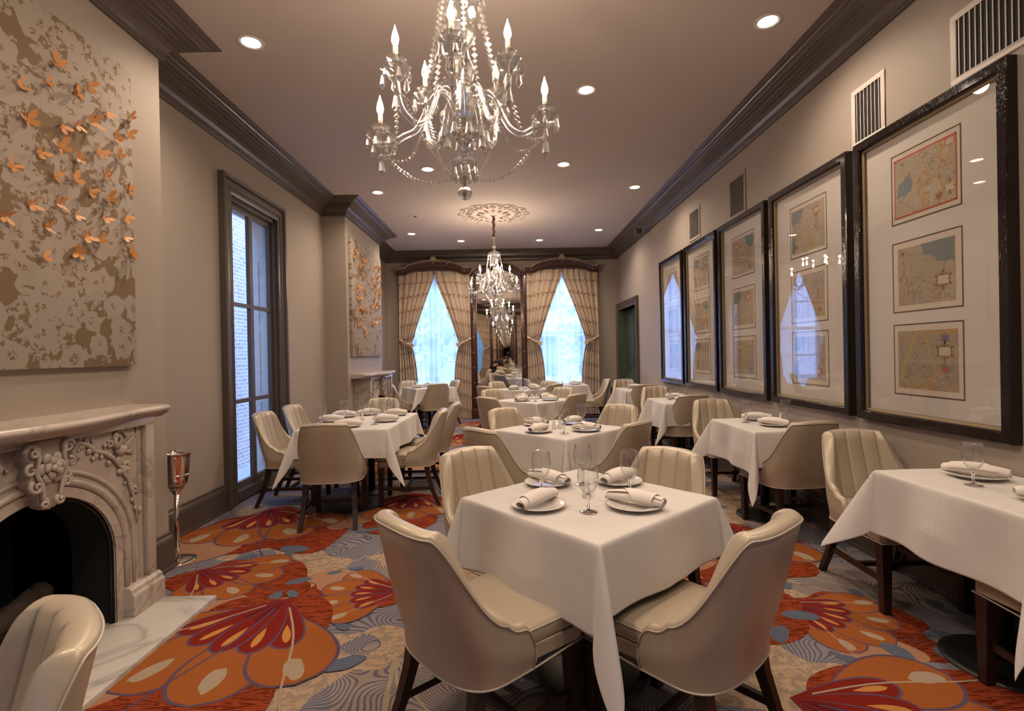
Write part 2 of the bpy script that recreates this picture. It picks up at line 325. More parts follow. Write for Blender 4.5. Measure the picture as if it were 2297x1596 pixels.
# ------------------------------------------------------------------ mesh helpers
class MB:
    def __init__(s): s.v = []; s.f = []; s.mi = []; s.sm = []; s.uv = None
    def add(s, vs, fs, mi=0, smooth=False):
        o = len(s.v); s.v.extend([tuple(p) for p in vs])
        for f in fs: s.f.append([i + o for i in f]); s.mi.append(mi); s.sm.append(smooth)
        return o
    def box(s, x0, x1, y0, y1, z0, z1, mi=0):
        if x0 > x1: x0, x1 = x1, x0
        if y0 > y1: y0, y1 = y1, y0
        if z0 > z1: z0, z1 = z1, z0
        s.add([(x0, y0, z0), (x1, y0, z0), (x1, y1, z0), (x0, y1, z0), (x0, y0, z1), (x1, y0, z1), (x1, y1, z1), (x0, y1, z1)],
              [(0, 3, 2, 1), (4, 5, 6, 7), (0, 1, 5, 4), (1, 2, 6, 5), (2, 3, 7, 6), (3, 0, 4, 7)], mi)
    def grid(s, rows, closed_u=False, closed_v=False, mi=0, smooth=True, flip=False):
        n = len(rows); m = len(rows[0]); vs = [p for r in rows for p in r]; fs = []
        for i in range(n if closed_v else n - 1):
            for j in range(m if closed_u else m - 1):
                a, b, c, d = i * m + j, i * m + (j + 1) % m, ((i + 1) % n) * m + (j + 1) % m, ((i + 1) % n) * m + j
                fs.append((d, c, b, a) if flip else (a, b, c, d))
        return s.add(vs, fs, mi, smooth)
    def tube(s, path, r, n=8, closed=False, mi=0, smooth=True, caps=True, sq=1.0):
        P = [Vector(p) for p in path]; k = len(P); rows = []
        up = None
        for i in range(k):
            a = P[i - 1] if (i > 0 or closed) else P[i]; b = P[(i + 1) % k] if (i < k - 1 or closed) else P[i]
            t = (b - a)
            t = t.normalized() if t.length > 1e-9 else Vector((0, 0, 1))
            if up is None:
                ref = Vector((0, 0, 1)) if abs(t.z) < .9 else Vector((1, 0, 0)); up = (ref - t * ref.dot(t)).normalized()
            else:
                up = up - t * up.dot(t)
                up = up.normalized() if up.length > 1e-6 else t.orthogonal().normalized()
            sd = t.cross(up); rr = r[i] if hasattr(r, '__len__') else r
            rows.append([P[i] + (sd * cos(2 * pi * j / n) + up * sin(2 * pi * j / n) * sq) * rr for j in range(n)])
        o = s.grid(rows, closed_u=True, closed_v=closed, mi=mi, smooth=smooth)
        if caps and not closed:
            s.f.append([o + j for j in range(n)][::-1]); s.mi.append(mi); s.sm.append(False)
            s.f.append([o + (k - 1) * n + j for j in range(n)]); s.mi.append(mi); s.sm.append(False)
    def lathe(s, prof, n=24, c=(0, 0, 0), mi=0, smooth=True, cap=False, lobes=0, amp=0):
        rows = []
        for r, z in prof:
            rows.append([(c[0] + r * (1 + (amp * cos(lobes * 2 * pi * j / n) if lobes else 0)) * cos(2 * pi * j / n),
                          c[1] + r * (1 + (amp * cos(lobes * 2 * pi * j / n) if lobes else 0)) * sin(2 * pi * j / n), c[2] + z) for j in range(n)])
        o = s.grid(rows, closed_u=True, mi=mi, smooth=smooth)
        if cap:
            s.f.append([o + j for j in range(n)][::-1]); s.mi.append(mi); s.sm.append(False)
            k = len(prof) - 1; s.f.append([o + k * n + j for j in range(n)]); s.mi.append(mi); s.sm.append(False)
    def poly(s, pts, mi=0): s.add(pts, [tuple(range(len(pts)))], mi)
    def prism(s, pts, axis, d0, d1, mi=0, smooth=False):   # 2-D outline extruded; axis 'x': pts are (y,z)
        n = len(pts)
        def P(p, d): return (d, p[0], p[1]) if axis == 'x' else ((p[0], d, p[1]) if axis == 'y' else (p[0], p[1], d))
        vs = [P(p, d0) for p in pts] + [P(p, d1) for p in pts]
        s.add(vs, [tuple(range(n))[::-1], tuple(range(n, 2 * n))], mi)
        s.add(vs, [(i, (i + 1) % n, n + (i + 1) % n, n + i) for i in range(n)], mi, smooth)
    def sphere(s, c, r, n=8, m=6, mi=0, smooth=True, sc=(1, 1, 1)):
        rows = []
        for i in range(m + 1):
            a = -pi / 2 + pi * i / m; q = max(cos(a), 1e-4)
            rows.append([(c[0] + r * sc[0] * q * cos(2 * pi * j / n), c[1] + r * sc[1] * q * sin(2 * pi * j / n), c[2] + r * sc[2] * sin(a)) for j in range(n)])
        s.grid(rows, closed_u=True, mi=mi, smooth=smooth)
    def octa(s, c, r, h, mi=0):
        x, y, z = c
        s.add([(x, y, z - h), (x + r, y, z), (x, y + r, z), (x - r, y, z), (x, y - r, z), (x, y, z + h)],
              [(0, 2, 1), (0, 3, 2), (0, 4, 3), (0, 1, 4), (5, 1, 2), (5, 2, 3), (5, 3, 4), (5, 4, 1)], mi)
    def xf(s, M_, start=0):
        for i in range(start, len(s.v)): s.v[i] = tuple(M_ @ Vector(s.v[i]))
    def mesh(s, name, mats, bevel=0, seg=2, merge=False, uvs=None):
        me = bpy.data.meshes.new(name); me.from_pydata(s.v, [], s.f)
        for m in (mats if isinstance(mats, (list, tuple)) else [mats]): me.materials.append(m)
        me.polygons.foreach_set('material_index', s.mi); me.polygons.foreach_set('use_smooth', s.sm)
        if uvs is not None:
            ul = me.uv_layers.new(name='UVMap')
            for l in me.loops: ul.data[l.index].uv = uvs[l.vertex_index]
        if bevel:
            bm = bmesh.new(); bm.from_mesh(me)
            bmesh.ops.remove_doubles(bm, verts=bm.verts, dist=1e-5)
            es = [e for e in bm.edges if len(e.link_faces) == 2 and e.calc_face_angle(0) > radians(35)]
            bmesh.ops.bevel(bm, geom=es, offset=bevel, segments=seg, profile=.5, affect='EDGES', clamp_overlap=True)
            for f in bm.faces: f.smooth = True
            bm.to_mesh(me); bm.free()
            me.set_sharp_from_angle(angle=radians(40))
        me.update(); return me

def link(name, me, parent=None, loc=(0, 0, 0), rot=(0, 0, 0), label=None):
    o = bpy.data.objects.new(name, me); o.location = loc; o.rotation_euler = rot
    if parent is not None: o.parent = parent
    if label: o['label'] = label
    COL.objects.link(o); return o
def part(name, mb, mat, parent, label=None, **kw): return link(name, mb.mesh(name, mat, **kw), parent, label=label)
def tag(o, label, cat, group=None):
    o['label'] = label; o['category'] = cat
    if group: o['group'] = group
    return o
def thing(name, label, cat, loc=(0, 0, 0), rz=0, group=None):
    o = bpy.data.objects.new(name, None); o.empty_display_size = .1; o.location = loc; o.rotation_euler = (0, 0, rz)
    COL.objects.link(o); return tag(o, label, cat, group)
def struct(name, mb, mat, parent=None, **kw):
    o = link(name, mb.mesh(name, mat, **kw), parent)
    if parent is None: o['kind'] = 'structure'
    return o
def dup(root, loc, rz, label, group=None):
    r = root.copy(); COL.objects.link(r); r.location = loc; r.rotation_euler = (0, 0, rz); r['label'] = label
    if group: r['group'] = group
    for ch in list(root.children):
        c = ch.copy(); COL.objects.link(c); c.parent = r
        for g in list(ch.children):
            d = g.copy(); COL.objects.link(d); d.parent = c
    return r
def once_or_dup(store, key, maker, loc, rz, label, group):
    if key not in store:
        r = maker(); store[key] = r; r.location = loc; r.rotation_euler = (0, 0, rz); r['label'] = label
        if group: r['group'] = group
        return r
    return dup(store[key], loc, rz, label, group)
PROTO = {}

# ------------------------------------------------------------------ room shell
mb = MB(); mb.box(XL - .3, XR + .3, YB - .3, YF + .3, -.12, -.004); struct('floor', mb, M['black'])
mb = MB(); mb.box(XL - .3, XR + .3, YB - .3, YF + .3, ZC, ZC + .12); struct('ceiling', mb, M['ceil'])
mb = MB()   # left wall with its tall window opening and the two chimney breasts
WY0, WY1, WZ0, WZ1 = 4.87, 5.84, .06, 2.97
mb.box(XL - .3, XL, YB - .3, WY0, 0, ZC); mb.box(XL - .3, XL, WY1, YF + .3, 0, ZC)
mb.box(XL - .3, XL, WY0, WY1, WZ1, ZC); mb.box(XL - .3, XL, WY0, WY1, 0, WZ0)
for a, b in BR:
    c = (a + b) / 2
    mb.box(XL, XB, a, c - .42, 0, ZC); mb.box(XL, XB, c + .42, b, 0, ZC); mb.box(XL, XB, c - .42, c + .42, .80, ZC)
struct('wall_left', mb, M['wall'])
mb = MB()
mb.box(XR, XR + .3, YB - .3, 9.52, 0, ZC); mb.box(XR, XR + .3, 10.98, YF + .3, 0, ZC); mb.box(XR, XR + .3, 9.52, 10.98, 2.28, ZC)
struct('wall_right', mb, M['wall'])
FW = [(-2.15, -.99), (.60, 1.76)]
def end_wall(name, y0, y1):
    mb = MB(); xs = [XL - .3, FW[0][0], FW[0][1], FW[1][0], FW[1][1], XR + .3]
    for i in (0, 2, 4): mb.box(xs[i], xs[i + 1], y0, y1, 0, ZC)
    for a, b in FW: mb.box(a, b, y0, y1, 3.15, ZC); mb.box(a, b, y0, y1, 0, .30)
    struct(name, mb, M['wall'])
end_wall('wall_far', YF, YF + .3); end_wall('wall_back', YB - .3, YB)

ROOM = [(XR, YB), (XR, YF), (XL, YF), (XL, BR[1][1]), (XB, BR[1][1]), (XB, BR[1][0]), (XL, BR[1][0]),
        (XL, BR[0][1]), (XB, BR[0][1]), (XB, BR[0][0]), (XL, BR[0][0]), (XL, YB)]
def sweep(path, prof, closed=True):   # prof: (distance out of the wall, z); room interior lies left of the path
    n = len(path); rows = []
    for d, z in prof:
        row = []
        for i in range(n):
            p = Vector(path[i])
            ns = []
            if closed or i > 0: e = p - Vector(path[i - 1]); ns.append(Vector((-e.y, e.x)).normalized())
            if closed or i < n - 1: e = Vector(path[(i + 1) % n]) - p; ns.append(Vector((-e.y, e.x)).normalized())
            if len(ns) == 2: m = (ns[0] + ns[1]) / (1 + ns[0].dot(ns[1]))
            else: m = ns[0]
            q = p + m * d; row.append((q.x, q.y, z))
        rows.append(row)
    mb = MB(); mb.grid(rows, closed_u=closed, smooth=False); return mb
CP_ = .275
crown = [(0, ZB), (.022, ZB), (.026, ZB + .012), (.022, ZB + .022), (.030, ZB + .030), (.034, ZB + .055), (.052, ZB + .082), (.084, ZB + .100),
         (.110, ZB + .106), (.112, ZB + .118), (.130, ZB + .122), (.133, ZB + .140), (.165, ZB + .146), (.168, ZB + .155), (.192, ZB + .160),
         (.205, ZB + .172), (.226, ZB + .180), (.232, ZB + .190), (.250, ZB + .194), (.262, ZB + .200), (CP_, ZB + .207), (CP_, ZC + .001)]
struct('trim_1', sweep(ROOM, crown), M['trim'])
base_prof = [(0, .245), (.008, .243), (.012, .232), (.008, .222), (.016, .210), (.022, .195), (.024, .180), (.024, .02), (.036, .018), (.036, 0), (0, 0)]
C1, C2 = [(a + b) / 2 for a, b in BR]
def runs(name, segs):
    mb = MB()
    for s in segs:
        t = sweep(s, base_prof, False); mb.add(t.v, t.f)
    struct(name, mb, M['trim'])
runs('baseboard_left', [[(XL, WY0 - .17), (XL, BR[0][1]), (XB, BR[0][1]), (XB, C1 + .73)],
                        [(XL, YF), (XL, BR[1][1]), (XB, BR[1][1]), (XB, C2 + .73)], [(XB, C2 - .73), (XB, BR[1][0]), (XL, BR[1][0]), (XL, WY1 + .17)]])
runs('baseboard_right', [[(XR, YB), (XR, 9.36)]])
runs('baseboard_far', [[(XR, YF), (XL, YF)]])

# ---- tall window in the left wall: moulded casing, sash, panes
def casing(mb, side, wx, y0, y1, z1, w, prof, z0=0.0, both=True):
    # three-sided architrave around an opening in a wall plane x = wx; prof = (offset from opening 0..w, projection)
    pts = [(y0, z0), (y0, z1), (y1, z1), (y1, z0)]
    rows = []
    for o, d in prof:
        rows.append([(wx + side * d, y0 - o, z0), (wx + side * d, y0 - o, z1 + o), (wx + side * d, y1 + o, z1 + o), (wx + side * d, y1 + o, z0)])
    mb.grid(rows, smooth=False)
win = thing('window_1', 'tall dark-framed window in the left wall looking onto brick', 'window', (0, 0, 0)); win['kind'] = 'structure'
del win['category']
mb = MB()
casing(mb, 1, XL, WY0, WY1, WZ1, .17, [(0, -.02), (0, .035), (.02, .040), (.03, .026), (.055, .026), (.065, .040), (.09, .040), (.10, .028), (.125, .030), (.135, .060), (.16, .064), (.17, .055), (.17, 0)])
part('window_casing', mb, M['trim'], win)
mb = MB()
for y in (WY0, WY1 - .04): mb.box(XL - .08, XL + .0, y, y + .04, WZ0, WZ1)
mb.box(XL - .08, XL, WY0, WY1, WZ1 - .04, WZ1); mb.box(XL - .10, XL + .02, WY0, WY1, WZ0 - .04, WZ0 + .05)
part('window_jamb', mb, M['trim'], win)
mb = MB(); gx0, gx1 = XL - .075, XL - .035
ym = (WY0 + WY1) / 2
for a, b in ((WY0 + .04, WY0 + .08), (ym - .032, ym + .032), (WY1 - .08, WY1 - .04)): mb.box(gx0, gx1, a, b, WZ0 + .05, WZ1 - .04)
for a, b in ((WZ0 + .05, WZ0 + .12), (.955, .995), (1.92, 1.96), (WZ1 - .10, WZ1 - .04)): mb.box(gx0 + .002, gx1 - .002, WY0 + .04, WY1 - .04, a, b)
part('window_sash', mb, M['trim'], win)
mb = MB(); mb.box(XL - .057, XL - .052, WY0 + .05, WY1 - .05, WZ0 + .06, WZ1 - .05); part('window_pane', mb, M['glass'], win)
mb = MB(); mb.box(XL - .31, XL - .08, WY1 - .012, WY1 + .01, 0, WZ1); mb.box(XL - .31, XL - .08, WY0 - .01, WY0 + .012, 0, WZ1)
for z in (.9, 1.7, 2.5): mb.box(XL - .20, XL - .19, WY1 - .02, WY1, z - .7, z)
part('window_reveal', mb, M['facade'], win)

# ---- outside world seen through the glass
mb = MB(); mb.box(-6.2, -5.9, -4, 17, -3, 9)
bw = link('neighbour_building', mb.mesh('b', M['brick'])); tag(bw, 'pale brick building wall outside the tall left window', 'building')
mb = MB(); mb.box(-5.91, -5.87, -4, 17.02, 4.55, 4.8); part('stone_band', mb, M['facade'], bw)
mb = MB(); mb.box(-6.3, -3.6, 19.5, 23, -3, 7.0)
nb = link('side_building', mb.mesh('b2', M['facade'])); tag(nb, 'smooth pale rendered wing beyond the brick wall outside', 'building')
mb = MB(); mb.box(-30, 30, -30, 45, -1.05, -1.0); g_ = struct('ground', mb, M['asphalt'])
def facade(name, y, sgn, label):
    mb = MB(); mb.box(-9, 9, y, y + sgn * .4, -1, 9); o = link(name, mb.mesh(name, M['facade'])); tag(o, label, 'building')
    mb = MB()
    for i in range(-4, 5):
        for z in (.3, 3.4): mb.box(i * 1.9 - .45, i * 1.9 + .45, y - sgn * .02, y, z, z + 1.9)
    part('window_panes', mb, M['darkmetal'], o)
mb = MB(); mb.box(-7, 7, YB - 4.2, YB - 3.9, -1, 7); o = link('daylight_blocker_wall', mb.mesh('cw', M['blocker'])); tag(o, 'added dark green wall dimming daylight at the windows behind the camera', 'wall')  # added wall, blocks blue daylight coming in by the rear windows
facade('street_building', YF + 13, 1, 'pale street building far behind the far wall windows')
rnd = random.Random(5)
for k, (x, y, lb) in enumerate(((-2.5, YF + 5.6, 'leafy green tree outside the far left window'), (3.4, YF + 7.5, 'leafy green tree outside the far right window'))):
    t = thing('street_tree', lb, 'tree', (x, y, -1))
    mb = MB()
    for i in range(420):
        a = rnd.uniform(0, 2 * pi); r_ = 1.5 * rnd.random() ** .5; z = rnd.uniform(2.0, 5.6); q = .16
        c = Vector((r_ * cos(a), r_ * sin(a), z)); d = Vector((rnd.uniform(-1, 1), rnd.uniform(-1, 1), rnd.uniform(-1, 1))).normalized(); e = d.orthogonal().normalized(); f_ = d.cross(e)
        mb.add([c - e * q, c - f_ * q * .6, c + e * q, c + f_ * q * .6], [(0, 1, 2, 3)])
    part('crown', mb, M['foliage'], t)
    mb = MB(); mb.tube([(0, 0, 0), (.05, 0, 1.5), (0, .05, 3.6)], [.12, .10, .05]); part('trunk', mb, M['log'], t)

# ---- door at the far end of the right wall
dr = thing('door_1', '', '', (0, 0, 0)); del dr['category']; del dr['label']; dr['kind'] = 'structure'
mb = MB(); casing(mb, -1, XR, 9.52, 10.98, 2.28, .15, [(0, -.05), (0, .03), (.02, .036), (.03, .022), (.07, .022), (.08, .036), (.11, .036), (.12, .052), (.145, .052), (.15, 0)])
part('door_casing', mb, M['trim'], dr)
mb = MB(); mb.box(XR + .14, XR + .18, 9.52, 10.98, 0, 2.28)
for a, b in ((9.66, 10.18), (10.32, 10.84)):
    for z0, z1 in ((.15, .95), (1.1, 2.15)): mb.box(XR + .125, XR + .14, a, b, z0, z1)
part('door_leaf', mb, M['green'], dr, bevel=.004)
mb = MB(); mb.box(XR, XR + .16, 9.50, 9.525, 0, 2.28); mb.box(XR, XR + .16, 10.975, 11.0, 0, 2.28); mb.box(XR, XR + .16, 9.52, 10.98, 2.28, 2.30); part('door_jamb', mb, M['green'], dr)

# ------------------------------------------------------------------ carpet
def blob(cx, cy, rx, ry, rot, n=22, wob=.0, seed=0, k=0):
    r = random.Random(seed); ph = [r.uniform(0, 6.28) for _ in range(4)]; out = []
    for i in range(n):
        a = 2 * pi * i / n; w = 1 + wob * (sin(2 * a + ph[0]) * .5 + sin(3 * a + ph[1]) * .35 + sin(5 * a + ph[2]) * .3 + sin(7 * a + ph[3]) * .15)
        x, y = rx * w * cos(a), ry * w * sin(a); out.append((cx + x * cos(rot) - y * sin(rot), cy + x * sin(rot) + y * cos(rot)))
    return out
def petal(r0, r1, wid, ang, n=10, blunt=.62):   # from (r0) to (r1) along ang, widest near blunt
    left, right = [], []
    for i in range(n + 1):
        t = i / n; r = r0 + (r1 - r0) * t
        w = wid * (sin(pi * min(1, t / blunt) * .5) ** 1.1 if t < blunt else sqrt(max(0, 1 - ((t - blunt) / (1 - blunt)) ** 2)))
        left.append((r * cos(ang) - w * sin(ang), r * sin(ang) + w * cos(ang))); right.append((r * cos(ang) + w * sin(ang), r * sin(ang) - w * cos(ang)))
    return left + right[::-1][1:-1] if False else left[:-1] + [((r1) * cos(ang), (r1) * sin(ang))] + right[::-1][1:-1] + ([right[0]] if wid and r0 > 0 else [])
class Carpet:
    def __init__(s): s.mb = MB(); s.z = .0004; s.bounds = []
    def put(s, pts, c, dz, M2=None):
        P = [(M2 @ Vector((p[0], p[1], 0))) if M2 else Vector((p[0], p[1], 0)) for p in pts]
        P = clip([(p.x, p.y) for p in P], XL + .0, XR, YB, YF)
        if len(P) < 3: return
        for hx in HEARTHS:
            if all(hx[0] < p[0] < hx[1] and hx[2] < p[1] < hx[3] for p in P): return
        s.mb.add([(p[0], p[1], dz) for p in P], [tuple(range(len(P)))], CPI[c])
def clip(poly, x0, x1, y0, y1):
    for ax, lim, sg in ((0, x0, 1), (0, x1, -1), (1, y0, 1), (1, y1, -1)):
        out = []
        for i in range(len(poly)):
            a, b = poly[i - 1], poly[i]; da, db = (a[ax] - lim) * sg, (b[ax] - lim) * sg
            if (da >= 0) != (db >= 0):
                t = da / (da - db); out.append((a[0] + (b[0] - a[0]) * t, a[1] + (b[1] - a[1]) * t))
            if db >= 0: out.append(b)
        poly = out
        if len(poly) < 3: return []
    return poly
HEARTHS = []
cpt = Carpet()
cpt.mb.add([(XL, YB, 0), (XR, YB, 0), (XR, YF, 0), (XL, YF, 0)], [(0, 1, 2, 3)], CPI['ground'])
def fan(x, y, deg, s, seed, spread=26, npet=4):
    M2 = Matrix.Translation((x, y, 0)) @ Matrix.Rotation(radians(deg), 4, 'Z') @ Matrix.Scale(s, 4)
    r = random.Random(seed); e = .00011; z0 = .0006 + (seed % 5) * .00105
    P = lambda pts, c, k: cpt.put(pts, c, z0 + k * e, M2)
    P(blob(.66, .06, .66, .52, .2, 60, .26, seed), 'rust', 0)
    P(blob(.80, -.42, .42, .30, -.3, 60, .18, seed + 1), 'peach', 1)
    
    for k in range(3):
        a = radians(-70 + k * 14) if k else radians(62); rr = 1.02 + .10 * k
        P(blob(rr * cos(a) * .9 + .1, rr * sin(a) * .8, .10, .055, a + 1.2, 30, .1, seed + k), 'slate', 3)
    P(blob(1.22, .22, .12, .065, .9, 30, .1, seed), 'slate', 3); P(blob(1.28, -.12, .11, .06, 2.1, 30, .1, seed), 'slate', 3)
    angs = [radians(spread * (k - (npet - 1) / 2)) for k in range(npet)]
    for k in [0, 3, 1, 2][:npet]:
        a = angs[k]; r1 = 1.0 - .05 * abs(k - 1.5)
        P(petal(.18, r1 + .014, .225, a, 26, .68), 'blue', 3.2 + .45 * k); P(petal(.19, r1, .208, a, 26, .68), 'orange', 3.4 + .45 * k)
        P(blob(.80 * cos(a), .80 * sin(a), .095, .048, a, 28, .14, seed + 9 * k), 'cream', 3.5 + .45 * k + .1)
    a5 = [radians(18 * (k - 2)) for k in range(5)]
    for j, k in enumerate([0, 4, 1, 3, 2]):
        a = a5[k]; P(petal(0, .60, .098, a, 26, .74), 'blue', 5.4 + .4 * j); P(petal(.0, .587, .086, a, 26, .74), 'red', 5.55 + .4 * j)
        P(petal(.34, .54, .022, a, 8, .6), 'amber', 5.7 + .4 * j)
        if k in (1, 2): P(petal(.04, .30, .03, a, 8, .5), 'wine', 5.72 + .4 * j)
    # pale veins running past the petals
    for a, c in ((radians(38), 'cream'), (radians(-40), 'cream'), (0.02, 'blue')):
        pts = [(t * 1.28 * cos(a + .05 * sin(6 * t)), t * 1.28 * sin(a + .05 * sin(6 * t))) for t in [.1 + .9 * i / 10 for i in range(11)]]
        w = .006; P([(p[0] - w * sin(a), p[1] + w * cos(a)) for p in pts] + [(p[0] + w * sin(a), p[1] - w * cos(a)) for p in pts[::-1]], c, 8)
def veins(x, y, deg, s, seed):
    M2 = Matrix.Translation((x, y, 0)) @ Matrix.Rotation(radians(deg), 4, 'Z') @ Matrix.Scale(s, 4); r = random.Random(seed)
    cpt.put(blob(.5, 0, .62, .42, 0, 60, .12, seed), 'grey', .0002, M2)
    for k in range(6):
        a0 = r.uniform(-.8, .8); q = [(0, 0)]; a = a0
        for i in range(12):
            a += r.uniform(-.22, .22); q.append((q[-1][0] + .085 * cos(a), q[-1][1] + .085 * sin(a)))
        w = .007; cpt.put([(p[0] - w * sin(a0), p[1] + w * cos(a0)) for p in q] + [(p[0] + w * sin(a0), p[1] - w * cos(a0)) for p in q[::-1]], 'cream', .00030 + k * 2e-5, M2)
FANS = [(-1.30, 2.95, 256, .92, 4), (-2.22, 4.72, 292, .95, 2), (-2.08, 3.38, 335, .62, 3), (-.97, 5.10, 265, .80, 7), (1.50, 2.78, 318, .52, 5),
        (1.10, 2.02, 330, .80, 6), (-.66, 3.02, 186, .50, 8), (.9, 3.35, 300, .75, 11), (1.75, 4.0, 250, .8, 12),
        (-.15, 1.2, 250, .9, 13), (-1.5, 1.35, 200, .6, 14), (2.2, 1.4, 200, .8, 15), (.05, 5.6, 280, .8, 16), (1.35, 5.5, 240, .8, 17), (-1.9, 6.9, 300, .8, 18),
        (-.6, 7.0, 250, .85, 19), (1.2, 7.6, 270, .8, 21), (-.9, 8.9, 290, .9, 22), (.4, 9.0, 240, .8, 23), (1.7, 9.3, 250, .8, 24), (-2.1, 9.6, 310, .7, 25),
        (-.5, 10.7, 270, .8, 26), (1.0, 11.0, 260, .7, 27), (.9, .4, 200, .9, 28), (-.9, .2, 160, .9, 29)]
for a in FANS: fan(*a)
for a in ((-.55, 2.35, 300, .95, 3), (1.55, 3.25, 330, .8, 4), (-.1, 3.6, 190, .8, 5), (-1.3, 5.9, 270, .8, 6), (.6, 1.0, 20, .9, 7), (1.9, 1.2, 90, .7, 8), (.2, 8.0, 90, .9, 9)): veins(*a)
o = link('carpet', cpt.mb.mesh('carpet', list(CP.values()))); o.location.z = -.002
tag(o, 'orange, red and slate-blue floral patterned carpet covering the whole dining room floor', 'carpet')

# ------------------------------------------------------------------ fireplaces
def spiral(cx, cz, r0, r1, a0, turns, n=22):
    return [(cx + (r0 + (r1 - r0) * i / n) * cos(a0 + turns * 2 * pi * i / n), cz + (r0 + (r1 - r0) * i / n) * sin(a0 + turns * 2 * pi * i / n)) for i in range(n + 1)]
def fireplace(cy, label, lab2, logs=True):
    t = thing('fireplace', label, 'fireplace', (XB, cy, 0))   # local x: into the room, local y: along wall
    X1 = .25; hw = .70
    OP = [( -.42, 0), (-.42, .40)] + [(-.42 * cos(a), .40 + .385 * sin(a)) for a in [pi * i / 24 for i in range(1, 24)]] + [(.42, .40), (.42, 0)]
    # surround: flat face with arched opening, as strips
    mb = MB()
    def arch(hw_, zs, rise, n=24): return [(-hw_, 0), (-hw_, zs)] + [(-hw_ * cos(pi * i / n), zs + rise * sin(pi * i / n)) for i in range(1, n)] + [(hw_, zs), (hw_, 0)]
    inner = arch(.42, .40, .385); 
    outer = []
    for (y, z) in inner:
        if z <= .40: outer.append((-.60 if y < 0 else .60, z))
        else:
            a = atan2(z - .40, -y); q = max(abs(cos(a)) / .60, abs(sin(a)) / .68); outer.append((-cos(a) / q, .40 + sin(a) / q))
    n = len(inner); vs = [(X1 - .03, p[0], p[1]) for p in inner] + [(X1 - .03, p[0], p[1]) for p in outer]
    mb.add(vs, [(i, i + 1, n + i + 1, n + i) for i in range(n - 1)])
    mb.box(0, X1 - .03, .60, hw, 0, 1.08); mb.box(0, X1 - .03, -hw, -.60, 0, 1.08)
    mb.box(0.0, X1 - .03, -.60, -.598, 0, 1.08); mb.box(0, X1 - .03, .598, .60, 0, 1.08)
    part('surround', mb, M['marble'], t)
    # raised pilaster / spandrel frame
    mb = MB()
    for s in (-1, 1):
        mb.box(X1 - .03, X1, s * .635, s * hw, .17, 1.085)
    mb.box(X1 - .03, X1 + .004, -hw - .003, hw + .003, 1.035, 1.085)
    part('border_moulding', mb, M['marble'], t, bevel=.006)
    # arch torus mouldings
    for w_, zz, rise, rr, nm in ((.50, .40, .455, .020, 'arch_moulding'), (.555, .40, .50, .012, 'arch_moulding')):
        mb = MB(); a = arch(w_, zz, rise, 30); a = [a[0][:1] + (.17,)] + a[1:-1] + [(a[-1][0], .17)]
        mb.tube([(X1 - .03, p[0], p[1]) for p in a], rr, 8); part(nm, mb, M['marble'], t)
    mb = MB(); mb.grid([[(X1 - .022, p[0], p[1]) for p in arch(.425, .40, .388, 30)], [(X1 - .022, p[0], p[1]) for p in arch(.475, .40, .432, 30)], [(X1 - .03, p[0], p[1]) for p in arch(.478, .40, .436, 30)]], smooth=False)
    part('arch_band', mb, M['marble'], t)
    for s in (-1, 1):
        mb = MB(); mb.prism([(0, 0), (X1 + .035, 0), (X1 + .035, .135), (X1 + .022, .15), (X1 + .022, .165), (X1 + .006, .18), (0, .18)], 'y', s * .47, s * (hw + .015)); part('plinth', mb, M['marble'], t, bevel=.004)
    # shelf: serpentine front, layered edge
    prof = [(.000, 1.072), (.012, 1.072), (.02, 1.082), (.034, 1.086), (.040, 1.098), (.052, 1.104), (.056, 1.118), (.050, 1.130), (.040, 1.135)]
    ys = [-.86 + 1.72 * i / 48 for i in range(49)]
    def front(y):
        u = abs(y); d = .285 + .085 * (0.5 + 0.5 * cos(min(1, u / .62) * pi))
        if u > .78: d -= .10 * ((u - .78) / .08) ** 2
        return d - .05
    rows = [[(front(y) + o_ * 1.0, y * (1 + (o_ - .05) * .12), z) for y in ys] for o_, z in prof]
    mb = MB(); mb.grid(rows, smooth=True)
    top = rows[-1]; mb.grid([top, [(0, p[1], 1.135) for p in top]], smooth=False); bt = rows[0]; mb.grid([[(0, p[1], 1.072) for p in bt], bt], smooth=False)
    for k in (0, -1):
        e = [r[k] for r in rows]; mb.add(e + [(0, e[-1][1], 1.135), (0, e[0][1], 1.072)], [tuple(range(len(e) + 2))])
    part('mantel_shelf', mb, M['marble'], t)
    # keystone cartouche with scrolls and rose
    mb = MB(); kx = X1 - .03
    out = [(-.10, 1.06), (.10, 1.06), (.115, 1.0), (.085, .95), (.105, .88), (.06, .83), (.045, .77), (0, .745), (-.045, .77), (-.06, .83), (-.105, .88), (-.085, .95), (-.115, 1.0)]
    mb.prism(out, 'x', kx - .01, kx + .055); ks = part('keystone', mb, M['marble_dark'], t, bevel=.014, seg=3)
    mb = MB()
    for s in (-1, 1):
        for (cy_, cz, r, a0, tu) in ((.085, 1.015, .036, 0, 1.3), (.072, .865, .030, 1.0, -1.3), (.040, .785, .020, 2, 1.2), (.10, .94, .024, 2, -1.1)):
            sp = spiral(cy_ * s, cz, r, .005, a0 if s > 0 else pi - a0, tu * s); k = len(sp)
            mb.tube([(kx + .058 + .014 * i / k, p[0], p[1]) for i, p in enumerate(sp)], [.011 - .006 * i / k for i in range(k)], 6)
        mb.tube([(kx + .06, s * .085, 1.05), (kx + .065, s * .06, .99), (kx + .062, s * .075, .93), (kx + .065, s * .05, .87), (kx + .062, s * .045, .81), (kx + .05, s * .01, .76)], .010, 6)
    part('scroll', mb, M['marble'], ks)
    mb = MB()
